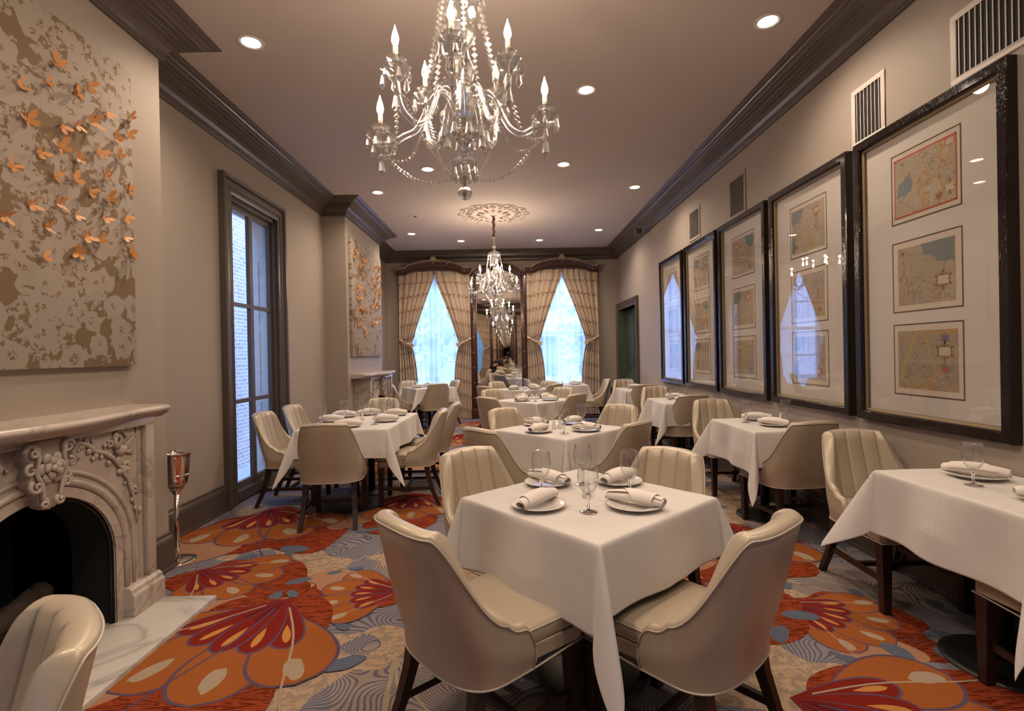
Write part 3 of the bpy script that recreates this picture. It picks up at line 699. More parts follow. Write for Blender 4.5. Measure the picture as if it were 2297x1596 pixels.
    for ring, (r, rr, nn) in enumerate(((.048, .026, 6), (.030, .022, 5), (.012, .016, 3))):
        for k in range(nn):
            a = 2 * pi * k / nn + ring * .5; mb.sphere((kx + .065 + .012 * ring, r * cos(a), .935 + r * sin(a)), rr, 8, 5, sc=(.45, 1, 1))
    part('rose', mb, M['marble'], ks)
    # spandrel reliefs: vine, leaves, flowers, bird
    for s in (-1, 1):
        mb = MB(); x0 = X1 - .028
        vine = [(.20, .93), (.17, .97), (.20, 1.01), (.26, .99), (.30, .95), (.36, .93), (.42, .89), (.47, .83), (.52, .75), (.555, .66), (.575, .57), (.58, .50)]
        V = [Vector((x0 + .006, s * a, b)) for a, b in vine]; mb.tube(V, [.013, .013, .012, .012, .012, .012, .011, .010, .009, .008, .006, .003], 7)
        sp = spiral(.46 * s, .985, .052, .01, 0, 1.1 * s); mb.tube([(x0 + .006, p[0], p[1]) for p in sp], .007, 6)
        rr = random.Random(3)
        for i in range(1, len(vine) - 1):
            for q in range(3):
                a = rr.uniform(0, 2 * pi); d = rr.uniform(.018, .038)
                mb.sphere((x0 + .006, s * (vine[i][0] + d * cos(a)), vine[i][1] + d * sin(a)), rr.uniform(.009, .017), 7, 4, sc=(.6, 1, 1))
        for a, b, r in ((.505, .83, .02), (.56, .69, .014), (.40, .97, .014)):
            for k in range(6): mb.sphere((x0 + .010, s * (a + r * cos(k * pi / 3)), b + r * sin(k * pi / 3)), r * .62, 7, 4, sc=(.6, 1, 1))
        # bird: body, neck, head, wing feathers
        mb.sphere((x0 + .010, s * .47, .925), .034, 10, 6, sc=(.5, 1.25, .8)); mb.tube([(x0 + .01, s * .445, .94), (x0 + .012, s * .425, .97), (x0 + .01, s * .435, 1.0)], [.018, .012, .010], 7)
        mb.sphere((x0 + .012, s * .44, 1.005), .013, 8, 5, sc=(.7, 1, 1)); 
        for k in range(5): mb.tube([(x0 + .012, s * .47, .935), (x0 + .008, s * (.53 + .012 * k), .905 + .022 * k)], [.009, .004], 5)
        for k in range(3): mb.tube([(x0 + .008, s * .50, .915), (x0 + .006, s * .56, .885 + .012 * k)], [.008, .004], 5)
        part('carved_relief', mb, M['marble'], t)
    # firebox lining, arch frame
    mb = MB(); mb.box(-.318, -.31, -.5, .5, 0, .9); mb.box(-.315, 0, .42, .425, 0, .85); mb.box(-.315, 0, -.425, -.42, 0, .85); mb.box(-.315, .02, -.43, .43, .80, .81); mb.box(-.315, X1 - .03, -.42, .42, 0, .006)
    part('firebox', mb, M['black'], t)
    mb = MB(); mb.grid([[(X1 - .03, p[0], p[1]) for p in inner], [(0.0, p[0], p[1]) for p in inner]], smooth=False); part('throat_lining', mb, M['black'], t)
    mb = MB(); a = arch(.415, .40, .38, 30); mb.tube([(X1 - .045, p[0], p[1]) for p in a], .008, 6); part('metal_trim', mb, M['darkmetal'], t)
    # hearth slab set in the floor
    hs = MB(); hs.box(.0, .585, -.71, .71, -.03, .024); hm = hs.mesh('hearth', M['hearth'], bevel=.003)
    ho = link('hearth_slab', hm, None, (XB, cy, 0)); tag(ho, lab2, 'hearth')
    HEARTHS.append((XB, XB + .58, cy - .7, cy + .7))
    return t
fireplace(C1, 'large carved white marble fireplace in the left foreground, chair in front of it', 'veined white marble hearth slab in front of the foreground fireplace')
fireplace(C2, 'farther carved white marble fireplace, between tall window and far wall', 'marble hearth slab in front of the farther fireplace')
rnd = random.Random(11)
for k, (y, z, r, l, a, lb) in enumerate(((C1 + .06, .075, .05, .50, .1, 'charred log lying lowest at the front of the fireplace'), (C1 - .02, .17, .055, .46, -.2, 'charred log stacked across the lower one in the fireplace'),
                                      (C1 + .08, .26, .045, .40, .3, 'thin charred log topmost of the stack in the fireplace'))):
    mb = MB(); pts = []; n = 9
    for i in range(n): pts.append((rnd.uniform(-.008, .008) + .02 * k, -l / 2 + l * i / (n - 1), rnd.uniform(-.01, .01)))
    mb.tube(pts, [r * (1 + rnd.uniform(-.15, .15)) for _ in range(n)], 11)
    mb.tube([(0, .05, 0), (.05, .10, .05)], [.02, .012], 7)
    o = link('fire_log', mb.mesh('log', M['log']), None, (XB - .02 - .06 * (k % 2), y, z), (0, 0, a)); tag(o, lb, 'log', 'logs in the fireplace')
# champagne bucket on its stand
t = thing('wine_bucket_stand', 'polished silver wine bucket on a tall stand beside the foreground fireplace', 'wine bucket', (-2.335, 3.56, 0))
mb = MB(); mb.lathe([(.001, .012), (.03, .016), (.07, .012), (.115, .006), (.12, .001), (0.12, 0)], 28); part('base', mb, M['silver'], t)
mb = MB(); mb.tube([(0, 0, .01), (0, 0, .50)], .016, 14); mb.lathe([(.016, .46), (.03, .48), (.045, .50), (.05, .515)], 20); part('pole', mb, M['silver'], t)
mb = MB(); mb.lathe([(.001, .515), (.045, .518), (.062, .54), (.068, .58), (.078, .72), (.082, .745), (.088, .75), (.088, .755), (.080, .755), (.074, .72), (.064, .58), (.05, .545), (.001, .54)], 28); part('bucket', mb, M['silver'], t)
mb = MB(); mb.tube([(.072 * cos(a), .072 * sin(a), .60) for a in [2 * pi * i / 28 for i in range(28)]], .006, 8, closed=True); part('ring', mb, M['silver'], t)
for ch in t.children:
    if ch.name.startswith(('bucket', 'ring')): ch.scale = (1.15, 1.15, 1.0)

# ------------------------------------------------------------------ butterfly canvases
def butterfly_mesh():
    mb = MB()
    for s in (-1, 1):
        def W(pts): return [(.012 + abs(p[0]) * .75, s * p[0], p[1]) for p in pts]
        mb.poly(W([(.001, .004), (.010, .022), (.026, .034), (.038, .033), (.036, .020), (.026, .006), (.012, -.001)]))
        mb.poly(W([(.001, 0), (.014, -.002), (.026, -.006), (.028, -.018), (.018, -.028), (.008, -.022), (.002, -.010)]))
    mb.tube([(.012, 0, -.02), (.014, 0, 0), (.012, 0, .018)], [.002, .0032, .002], 6); mb.tube([(0, 0, 0), (.012, 0, 0)], .001, 4)
    for s in (-1, 1): mb.tube([(.012, 0, .016), (.018, s * .007, .03)], .0006, 3)
    me = mb.mesh('butterfly', M['butterfly']); return me
BM = butterfly_mesh()
def canvas(cy, half, z0, z1, mat, label, spots, sc):
    t = thing('butterfly_canvas', label, 'wall art', (XB, cy, 0))
    mb = MB(); mb.box(0, .045, -half, half, z0, z1); part('canvas_panel', mb, mat, t, bevel=.003)
    r = random.Random(int(cy * 10))
    for (y, z) in spots:
        o = link('butterfly', BM, t, (.045, y, z), (r.uniform(-1.6, 1.6), r.uniform(-.3, .3), r.uniform(-.3, .3))); q = sc * r.uniform(.85, 1.2); o.scale = (q, q, q)
def px2wall(px, py):   # where a mark on the near canvas sits, in metres on its face (y, z)
    dx, dy = (px - 1148.5) / CAM['f'], (798 - py) / CAM['f']; d = _r * dx + _u * dy + _f; t_ = (XB + .05) / d.x
    return d.y * t_, H + d.z * t_
BF = [(130, 148), (42, 192), (102, 190), (193, 192), (166, 213), (235, 254), (289, 264), (59, 270), (134, 281), (172, 280), (208, 274), (284, 300), (260, 315), (85, 341), (134, 331), (219, 341), (176, 356),
      (267, 353), (24, 373), (119, 394), (164, 407), (234, 396), (281, 425), (197, 430), (240, 445), (129, 456), (68, 458), (8, 484), (166, 484), (232, 492), (276, 485), (102, 510), (190, 531), (223, 540), (277, 535), (174, 568), (96, 580), (290, 575)]
spots = []
for p in BF:
    y, z = px2wall(*p); spots.append((y - C1, z))
for k in range(22): spots.append((random.Random(k).uniform(-.75, -.02), random.Random(k + 50).uniform(1.95, 2.95)))
canvas(C1, .86, 1.37, 3.16, M['canvas1'], 'large tan floral canvas with orange butterflies above the foreground fireplace', spots, 1.0)
rr = random.Random(4); spots = []
while len(spots) < 82:
    y, z = rr.uniform(-.80, .80), rr.uniform(1.5, 3.0)
    if z > 1.55 + .35 * (y + .8) and rr.random() < 1.1 - abs(z - 2.3) * .9: spots.append((y, z))
canvas(C2, .86, 1.40, 3.15, M['canvas2'], 'tan floral canvas with orange butterflies above the farther fireplace', spots, 1.0)

# ------------------------------------------------------------------ framed maps on the right wall
FR = [(2.385, 3.455), (3.53, 4.585), (4.66, 5.705), (5.775, 6.82), (6.90, 7.92)]
FL = ['nearest and largest-looking framed triple map, black frame, on the right wall', 'second framed triple map from the camera, mirroring the chandelier', 'middle framed triple map of the five on the right wall',
      'fourth framed triple map, second from the farthest one', 'farthest framed triple map, its glass full of window reflection']
def jag(pts, seed, k=3, amp=.012):
    r = random.Random(seed); P = list(pts)
    for _ in range(k):
        Q = []
        for i in range(len(P)):
            a, b = P[i], P[(i + 1) % len(P)]; Q.append(a); m = ((a[0] + b[0]) / 2 + r.uniform(-amp, amp), (a[1] + b[1]) / 2 + r.uniform(-amp, amp)); Q.append(m)
        P = Q; amp *= .55
    return P
def framed(i, y0, y1):
    z0, z1 = .915, 2.765; fw = .062; cy, cz = (y0 + y1) / 2, (z0 + z1) / 2; hy, hz = (y1 - y0) / 2, (z1 - z0) / 2
    t = thing('framed_map_print', FL[i], 'framed picture', (XR, cy, cz), 0, 'framed maps on the right wall')   # local: -x into the room
    prof = [(0, 0), (0, -.050), (.006, -.055), (fw - .012, -.055), (fw - .004, -.046), (fw, -.03)]
    def ringm(mb, prof):
        rows = [[(d, s_ * (hy - o_), q * (hz - o_)) for s_, q in ((-1, -1), (1, -1), (1, 1), (-1, 1))] for o_, d in prof]
        mb.grid(rows, closed_u=True, smooth=False)
    mb = MB(); ringm(mb, prof); part('frame', mb, M['lacquer'], t)
    mb = MB(); ringm(mb, [(fw - .001, -.032), (fw + .012, -.026), (fw + .014, -.012)]); part('gilt_fillet', mb, M['fillet'], t)
    mb = MB(); mb.box(-.010, 0, -hy + .02, hy - .02, -hz + .02, hz - .02); mt = part('mat_board', mb, M['matboard'], t)
    mb = MB(); mb.box(-.0225, -.0215, -hy + fw, hy - fw, -hz + fw, hz - fw); part('glass_pane', mb, M['picglass'], t)
    cs = [.52, -.022, -.525]
    for k in range(3):
        seed = i * 3 + k + 1; r = random.Random(seed); w, h = .238, .208; zc = cs[k]
        mb = MB()
        for a, b, c, d in ((-w - .008, w + .008, h, h + .008), (-w - .008, w + .008, -h - .008, -h), (-w - .008, -w, -h, h), (w, w + .008, -h, h)): mb.box(-.0112, -.0098, a, b, zc + c, zc + d)
        part('mat_bevel', mb, M['matline'], mt)
        mb = MB(); mb.box(-.0106, -.0099, -w, w, zc - h, zc + h); part('mount_paper', mb, M['paper'], mt)
        dy, dz = (.026, .036) if k else (.018, .028)
        w2, h2 = w - dy * (1 + r.random() * .5), h - dz
        land = (.50, .41, .30) if i else ((.52, .43, .31), (.47, .39, .30), (.44, .35, .25))[k]
        mb = MB(); mats = [map_mat('map_sheet', seed * 3.7, land)] + list(MC.values()); ix = {n_: j + 1 for j, n_ in enumerate(MC)}
        mb.box(-.0122, -.0107, -w2, w2, zc - h2, zc + h2, 0)
        # note: seen from the room, +y is to the left
        def Pm(pts, c, lift): mb.add([(-.0123 - lift, p[0] * w2, zc + p[1] * h2) for p in pts], [tuple(range(len(pts)))], ix[c])
        def line(pts, c, wd, lift):
            for a in range(len(pts) - 1):
                (x0, y0_), (x1, y1_) = pts[a], pts[a + 1]; l = hypot(x1 - x0, y1_ - y0_) + 1e-6; nx, ny = -(y1_ - y0_) / l * wd, (x1 - x0) / l * wd
                Pm([(x0 + nx, y0_ + ny), (x1 + nx, y1_ + ny), (x1 - nx, y1_ - ny), (x0 - nx, y0_ - ny)], c, lift)
        def cart(x, y, s, c1, c2):
            rr_ = random.Random(seed + 5)
            for q in range(12):
                a = q * pi / 6; Pm([(x + s * (1.25 + .35 * (q % 2)) * cos(a + e_) * (1 if abs(e_) > .01 else 1.25), y + s * 1.3 * (1.0 + .3 * (q % 2)) * sin(a + e_) * (1 if abs(e_) > .01 else 1.25)) for e_ in (-.2, 0, .2)] + [(x, y)], c2 if q % 3 else 'brown', .0002)
            Pm([(x - s, y - s * .8), (x + s, y - s * .8), (x + s, y + s * .8), (x - s, y + s * .8)], c1, .0004)
        kinds = (seed * 7) % 4
        if i == 0 and k == 0:
            for q, b in enumerate((((-1, -1), (1, -1), (1, -.95), (-1, -.95)), ((-1, .95), (1, .95), (1, 1), (-1, 1)), ((-1, -1), (-.965, -1), (-.965, 1), (-1, 1)), ((.965, -1), (1, -1), (1, 1), (.965, 1)))): Pm(b, 'red', .0003)
            Pm(jag([(.88, -.35), (.62, -.35), (.35, .0), (.45, .42), (.62, .25), (.85, .12)], 2, 3, .06), 'sea', .0001)
            cart(-.80, -.55, .12, 'label', 'gold'); Pm([(-.93, .72), (-.68, .72), (-.68, .92), (-.93, .92)], 'label', .0002); line([(-.93, .72), (-.68, .72), (-.68, .92), (-.93, .92), (-.93, .72)], 'red', .012, .0003)
            line([(-.72, .12), (-.60, .38), (-.50, .12), (-.72, .12)], 'red', .008, .0003); cart(-.48, -.7, .07, 'red', 'green')
            line(jag([(-.80, .50), (.30, .20), (.30, -.15), (-.55, .05), (-.85, .2)], 9, 3, .04), 'gold', .012, .0001)
        elif i == 0 and k == 1:
            Pm(jag([(-1, 1), (.15, 1), (.05, .72), (-.25, .55), (-.45, .30), (-1, .25)], 3, 2, .05)[:], 'sea', .0001)
            line(jag([(.78, .6), (.76, .1), (.66, -.2), (.62, -.72)], 4, 3, .04)[:-7], 'red', .014, .0002)
            line(jag([(-.8, .1), (-.25, -.1), (-.05, -.55), (-.1, -.8)], 5, 3, .05)[:-7], 'gold', .014, .0002)
            cart(-.62, -.32, .17, 'label', 'brown'); cart(.82, .8, .05, 'blue', 'red'); line([(-.72, -.9), (-.60, -.6), (-.48, -.9), (-.72, -.9)], 'brown', .01, .0003)
        elif i == 0 and k == 2:
            line(jag([(.30, 1), (.50, .4), (.75, -.1), (.85, -.6), (.6, -1)], 6, 3, .05)[:-7], 'gold', .035, .0001)
            line(jag([(.30, .95), (-.05, .6), (-.15, .1), (-.40, -.45), (.15, -.75), (.35, -.9)], 7, 3, .05)[:-7], 'gold', .02, .0001)
            cart(-.60, .28, .17, 'label', 'brown'); cart(-.62, .72, .09, 'blue', 'brown'); cart(-.60, -.28, .08, 'red', 'brown')
        else:
            sx = -1 if kinds % 2 else 1
            if kinds != 3: Pm(jag([(sx, 1), (sx * .25, 1), (sx * .38, .55), (sx * .70, .35), (sx, .30)], seed, 2, .07), ('sea', 'green')[kinds % 2], .0001)
            if kinds in (0, 2): Pm(jag([(sx, -.2), (sx * .72, -.3), (sx * .82, -.9), (sx, -1)], seed + 2, 2, .05), 'sea', .0001)
            a0 = r.uniform(-.3, .3); line(jag([(-sx * .7, .8), (-sx * .55, a0), (sx * .1, -.5), (sx * .55, -.35), (sx * .6, .3)], seed, 3, .07)[:-7], ('gold', 'red')[seed % 2], .014, .0002)
            cart(-sx * r.uniform(.45, .7), r.choice((.6, -.6)), .13, 'label', r.choice(('red', 'brown', 'gold', 'blue'))); cart(sx * .7, -.72, .06, r.choice(('red', 'blue')), 'brown')
        part('map', mb, mats, mt)
for i, (a, b) in enumerate(FR): framed(i, a, b)

# wall grilles
GR = [(2.36, 2.70, 2.825, 3.13, 13), (3.25, 3.49, 2.80, 3.13, 10), (5.14, 5.46, 2.82, 3.18, 10), (6.36, 6.67, 2.85, 3.18, 10)]
GL = ['largest-looking white air grille at the top right above the nearest framed map', 'white slatted air grille above the gap of the first two framed maps', 'air grille on right wall above the third framed map', 'farthest and smallest-looking air grille on the right wall']
for i, (y0, y1, z0, z1, n) in enumerate(GR):
    t = thing('air_grille', GL[i], 'air vent', (XR, 0, 0), 0, 'air grilles on the right wall'); bw_ = .035
    if i == 0: y0 = 2.10
    mb = MB()
    for a, b, c, d in ((y0 - bw_, y1 + bw_, z1, z1 + bw_), (y0 - bw_, y1 + bw_, z0 - bw_, z0), (y0 - bw_, y0, z0, z1), (y1, y1 + bw_, z0, z1)): mb.box(-.008, 0, a, b, c, d)
    part('grille_frame', mb, M['white'] if i < 2 else M['wall'], t, bevel=.002)
    mb = MB(); mb.box(-.002, 0, y0, y1, z0, z1); part('grille_backing', mb, M['black'], t)
    n = int((y1 - y0) / .031)
    mb = MB()
    for k in range(n):
        y = y0 + (k + .5) * (y1 - y0) / n; mb.box(-.0065, -.0025, y - .0028, y + .0028, z0, z1)
    part('grille_slats', mb, M['white'] if i < 2 else M['wall'], t)
# camera-like speaker on the cornice, outlet
mb = MB(); mb.box(-.05, .05, -.06, .06, -.05, .05); o = link('wall_speaker', mb.mesh('sp', M['trim'], bevel=.008), None, (XR - .20, 8.55, 3.40)); tag(o, 'small dark box speaker mounted under the right cornice', 'speaker')
mb = MB(); mb.box(-.006, 0, -.04, .04, -.06, .06); o = link('wall_outlet', mb.mesh('ou', M['black'], bevel=.002), None, (XR - .15, YF - .001, .55), (0, 0, radians(90))); tag(o, 'small black outlet plate low on the far wall right', 'outlet')

# ------------------------------------------------------------------ ceiling fittings
NAMES_DL = ['recessed downlight at upper left, left of the big chandelier', 'largest-looking recessed downlight at the upper right corner', 'recessed downlight just right of the big chandelier', 'recessed downlight lower right of the big chandelier', 'recessed downlight seen behind the big chandelier arms',
            'recessed downlight near the left cornice corner', 'recessed downlight near the right cornice, midway down the room', 'recessed downlight beside the left ceiling vent', 'bright recessed downlight left of the far chandelier', 'recessed downlight right of the far chandelier, by the far wall', 'recessed downlight right of the right ceiling vent',
            'recessed downlight behind the camera on the left', 'recessed downlight behind the camera on the right', 'recessed downlight by the back left corner', 'recessed downlight by the back right corner']
def mk_dl():
    t = thing('recessed_downlight', '', 'ceiling light')
    mb = MB(); mb.lathe([(.070, .004), (.074, -.006), (.088, -.005), (.090, .0)], 28); part('trim_ring', mb, M['white'], t)
    mb = MB(); mb.lathe([(.071, -.003), (.064, -.0025), (.062, -.002)], 28); part('reflector', mb, M['china'], t)
    mb = MB(); mb.lathe([(.064, -.0025), (.001, -.0035)], 28); part('lamp_lens', mb, M['lens'], t)
    return t
for (x, y), lb in zip(DOWNLIGHTS, NAMES_DL):
    once_or_dup(PROTO, 'dl', mk_dl, (x, y, ZC), 0, lb, 'recessed downlights in the ceiling')
    add_light('downlight_beam', 'SPOT', (x, y, ZC - .02), P_SPOT * 2.2, WARM, spot_size=radians(150), spot_blend=.9, shadow_soft_size=.06)
for x, y, lb in ((-1.60, 9.85, 'grey slotted ceiling vent left of the far chandelier'), (1.13, 9.9, 'grey slotted ceiling vent right of the far chandelier')):
    t = thing('ceiling_vent', lb, 'air vent', (x, y, ZC), 0, 'ceiling vents')
    mb = MB()
    for q in (-1, 1): mb.box(q * .085 - .078, q * .085 + .078, -.07, .07, -.003, 0)
    part('vent_backing', mb, M['trim'], t)
    mb = MB(); mb.box(-.19, .19, .07, .09, -.008, 0); mb.box(-.19, .19, -.09, -.07, -.008, 0); mb.box(-.19, -.165, -.07, .07, -.008, 0); mb.box(.165, .19, -.07, .07, -.008, 0); mb.box(-.01, .01, -.07, .07, -.008, 0)
    for k in range(7): mb.box(-.165, .165, -.055 + k * .018, -.050 + k * .018, -.007, 0)
    part('vent_frame', mb, M['ceil'], t)
mb = MB(); mb.lathe([(.001, -.006), (.10, -.006), (.115, -.004), (.12, 0)], 32); mb.box(-.02, .02, -.02, .02, -.012, -.006, 1)
o = link('ceiling_speaker', mb.mesh('cs', [M['ceil'], M['black']]), None, (-1.45, 8.2, ZC)); tag(o, 'flush round speaker cover in ceiling left of the medallion', 'ceiling speaker')

def medallion(x, y, lb):
    mb = MB(); n = 96; R = .56
    def rowf(r, z, lob=0, amp=0): return [((r * (1 + amp * cos(lob * a))) * cos(a), (r * (1 + amp * cos(lob * a))) * sin(a), z) for a in [2 * pi * i / n for i in range(n)]]
    mb.grid([rowf(R, 0, 12, .045), rowf(R * .985, -.012, 12, .045), rowf(R * .95, -.018, 12, .045), rowf(R * .90, -.010, 12, .03), rowf(R * .80, -.008), rowf(R * .62, -.008), rowf(R * .58, -.016), rowf(R * .54, -.016), rowf(R * .50, -.008), rowf(.20, -.010), rowf(.18, -.022), rowf(.14, -.028), rowf(.001, -.028)], closed_u=True)
    r = random.Random(2)
    for k in range(24):
        a = 2 * pi * k / 24; rr_ = R * (.86 if k % 2 else .76)
        for q in range(5):
            b = a + (q - 2) * .045; mb.sphere((rr_ * cos(b), rr_ * sin(b), -.012), .026 - .003 * abs(q - 2), 7, 4, sc=(1, 1, .7))
        mb.tube([(R * .60 * cos(a), R * .60 * sin(a), -.012), (R * .70 * cos(a + .06), R * .70 * sin(a + .06), -.022), (R * .80 * cos(a - .03), R * .80 * sin(a - .03), -.014)], [.006, .015, .004], 6)
    for k in range(12):
        a = 2 * pi * k / 12; mb.tube([(.15 * cos(a), .15 * sin(a), -.024), (.22 * cos(a), .22 * sin(a), -.026), (.28 * cos(a), .28 * sin(a), -.012)], [.01, .028, .003], 7)
        sp = spiral(R * .93 * cos(a), R * .93 * sin(a), .035, .008, a, 1.2, 10); mb.tube([(p[0], p[1], -.018) for p in sp], .009, 5)
    o = link('ceiling_medallion', mb.mesh('med', M['ceil']), None, (x, y, ZC)); tag(o, lb, 'ceiling medallion')
medallion(-.19, 8.15, 'ornate round plaster ceiling medallion above the far chandelier')
medallion(-.18, 2.30, 'ornate round plaster ceiling medallion above the near chandelier')

# ------------------------------------------------------------------ chandeliers
ARMS = [(-93, .31, 2.735), (-42, .275, 2.735), (2, .37, 2.60), (54, .25, 2.78), (97, .31, 2.76), (137, .27, 2.78), (177, .38, 2.53), (-150, .31, 2.735)]
def prism_mesh(l=.055, r=.011):
    mb = MB(); n = 6
    mb.add([(0, 0, 0)] + [(r * .55 * cos(2 * pi * i / n), r * .55 * sin(2 * pi * i / n), -l * .12) for i in range(n)] + [(r * cos(2 * pi * i / n), r * sin(2 * pi * i / n), -l * .68) for i in range(n)] + [(0, 0, -l)],
           [(0, 1 + (i + 1) % n, 1 + i) for i in range(n)] + [(1 + i, 1 + (i + 1) % n, 7 + (i + 1) % n, 7 + i) for i in range(n)] + [(7 + i, 7 + (i + 1) % n, 13) for i in range(n)])
    mb.octa((0, 0, .012), .006, .008); return mb.mesh('prism', M['crystal'])
def beads(mb, pts, r=.0075):   # faceted beads along a polyline
    P = [Vector(p) for p in pts]; L_ = 0; nxt = 0
    for a, b in zip(P, P[1:]):
        d = (b - a).length
        while nxt <= L_ + d:
            c = a + (b - a) * ((nxt - L_) / max(d, 1e-9)); big = r * (1.35 if int(nxt / (r * 2.2)) % 6 == 0 else 1)
            mb.octa(c, big, big * 1.05); nxt += r * 2.25
        L_ += d
def mk_chandelier():
    t = thing('crystal_chandelier', '', 'chandelier')
    # central shaft
    mb = MB()
    mb.lathe([(.001, 2.300), (.022, 2.31), (.03, 2.33), (.018, 2.345), (.034, 2.36), (.040, 2.375), (.05, 2.385), (.095, 2.43), (.105, 2.455), (.108, 2.475)], 16, smooth=False)
    part('receiver_bowl', mb, M['crystal'], t)
    mb = MB(); mb.lathe([(.001, 2.372), (.045, 2.374), (.066, 2.392), (.062, 2.40), (.03, 2.405), (.02, 2.47), (.001, 2.47)], 24); part('receiver_plate', mb, M['chrome'], t)
    mb = MB(); mb.lathe([(.008, 2.10), (.008, 3.05)], 8); part('rod', mb, M['chrome'], t)
    mb = MB(); mb.lathe([(.02, 2.48), (.035, 2.52), (.05, 2.56), (.028, 2.60), (.02, 2.62), (.045, 2.64), (.055, 2.68), (.038, 2.73), (.02, 2.77), (.034, 2.79), (.062, 2.83), (.058, 2.87), (.03, 2.93), (.02, 2.98), (.028, 3.0)], 12, smooth=False)
    part('glass_shaft', mb, M['crystal'], t)
    mb = MB(); mb.lathe([(.015, 3.045), (.045, 3.04), (.085, 3.02), (.105, 2.99), (.108, 2.975), (.10, 2.975), (.08, 3.005), (.02, 3.03)], 20, smooth=False)
    mb.lathe([(.012, 3.045), (.03, 3.055), (.018, 3.07), (.026, 3.09), (.040, 3.11), (.022, 3.135), (.014, 3.16), (.028, 3.20), (.034, 3.235), (.05, 3.262), (.016, 3.27)], 14, smooth=False)
    part('crown_canopy', mb, M['crystal'], t)
    mb = MB(); pts = [(.006 * cos(z * 60), .006 * sin(z * 60), z) for z in [3.265 + i * .01 for i in range(36)]]; mb.tube(pts, [.020 + .006 * sin(i * 1.7) for i in range(36)], 8); part('chain_sleeve', mb, M['cord'], t)
    mb = MB(); mb.lathe([(.022, 3.60), (.05, 3.612), (.065, 3.64)], 20); part('ceiling_rose', mb, M['chrome'], t)
    mb = MB(); mb.lathe([(.02, 2.29), (.045, 2.28), (.058, 2.262), (.055, 2.248), (.03, 2.238), (.02, 2.23), (.014, 2.21), (.024, 2.195), (.018, 2.18)], 14, smooth=False); part('lower_dish', mb, M['crystal'], t)
    mb = MB(); mb.sphere((0, 0, 2.128), .033, 10, 7, smooth=False); part('ball_finial', mb, M['crystal'], t)
    PM = prism_mesh(.066, .014); PS = prism_mesh(.050, .011); PL = prism_mesh(.085, .019)
    # strings from canopy down to the arms ring, and swags
    for k in range(8):
        a = radians(ARMS[k][0] + 12); mb = MB()
        pts = []
        for i in range(15):
            u = i / 14; r = .10 + .06 * u + .04 * u * u; z = 2.97 - .47 * u - .02 * sin(pi * u); pts.append((r * cos(a), r * sin(a), z))
        beads(mb, pts, .0115); part('bead_strand', mb, M['crystal'], t)
    for k in range(8):
        a0, r0, z0 = ARMS[k]; a1, r1, z1 = ARMS[(k + 1) % 8]; a0, a1 = radians(a0), radians(a1)
        if a1 < a0: a1 += 2 * pi
        mb = MB(); pts = []
        for i in range(15):
            u = i / 14; a = a0 + (a1 - a0) * u; r = (r0 + (r1 - r0) * u) * (1 - .12 * sin(pi * u)); z = (z0 + (z1 - z0) * u) - .22 - .10 * sin(pi * u); pts.append((r * cos(a), r * sin(a), z))
        beads(mb, pts, .0095); part('bead_swag', mb, M['crystal'], t)
        mb = MB(); am = (a0 + a1) / 2; pts = []
        for i in range(13):
            u = i / 12; r = r0 * (1 - u) * .9 + .05 * u; z = (z0 - .24) * (1 - u) + 2.19 * u - .06 * sin(pi * u); pts.append((r * cos(a0 + .2 * u), r * sin(a0 + .2 * u), z))
        beads(mb, pts, .0085); part('bead_swag', mb, M['crystal'], t)
    # arms
    for k, (deg, R, zf) in enumerate(ARMS):
        a = radians(deg); zb = zf - .135   # zb: drip pan level
        ca, sa = cos(a), sin(a)
        path = [(.03, 2.46), (.045, 2.53), (.075, 2.575), (.11, 2.58), (.14, 2.545), (.165, 2.48), (.20, 2.42), (.25, 2.395), (.30, 2.42), (.335, 2.47), (.35, zb - .03)]
        sc_ = R / .35; pts = [(r * sc_ * ca, r * sc_ * sa, z if r < .3 else min(z, zb - .03) if r < .35 else zb - .03) for r, z in path]
        sm_ = []
        for i in range(len(pts) - 1):
            p0, p1, p2, p3 = [Vector(pts[max(0, min(len(pts) - 1, i + d))]) for d in (-1, 0, 1, 2)]
            for q in range(4):
                v_ = q / 4; sm_.append(.5 * ((2 * p1) + (p2 - p0) * v_ + (2 * p0 - 5 * p1 + 4 * p2 - p3) * v_ ** 2 + (3 * p1 - p0 - 3 * p2 + p3) * v_ ** 3))
        sm_.append(Vector(pts[-1]))
        mb = MB(); mb.tube(sm_, .0145, 8, smooth=True); arm = part('arm', mb, M['crystal'], t)
        cx, cy = R * ca, R * sa
        mb = MB(); mb.lathe([(.008, zb - .035), (.026, zb - .036), (.044, zb - .016), (.060, zb + .004), (.063, zb + .010), (.04, zb + .002), (.01, zb)], 32, (cx, cy, 0), smooth=False, lobes=8, amp=.07); part('drip_pan', mb, M['crystal'], arm)
        mb = MB(); mb.lathe([(.010, zb + .0), (.024, zb + .012), (.016, zb + .022), (.036, zb + .036), (.044, zb + .046), (.036, zb + .049), (.012, zb + .04)], 28, (cx, cy, 0), smooth=False, lobes=7, amp=.08); part('bobeche', mb, M['crystal'], arm)
        mb = MB(); mb.lathe([(.001, zb + .03), (.018, zb + .034), (.014, zb + .042), (.001, zb + .043)], 12, (cx, cy, 0)); part('cup', mb, M['chrome'], arm)
        mb = MB(); mb.tube([(cx, cy, zb + .035), (cx, cy, zf - .028)], .0105, 10); part('candle_sleeve', mb, M['candle'], arm)
        mb = MB(); mb.lathe([(.008, zf - .030), (.0145, zf - .018), (.0165, zf - .004), (.0125, zf + .016), (.006, zf + .036), (.0008, zf + .056)], 10, (cx, cy, 0)); part('flame_bulb', mb, M['bulb'], arm)
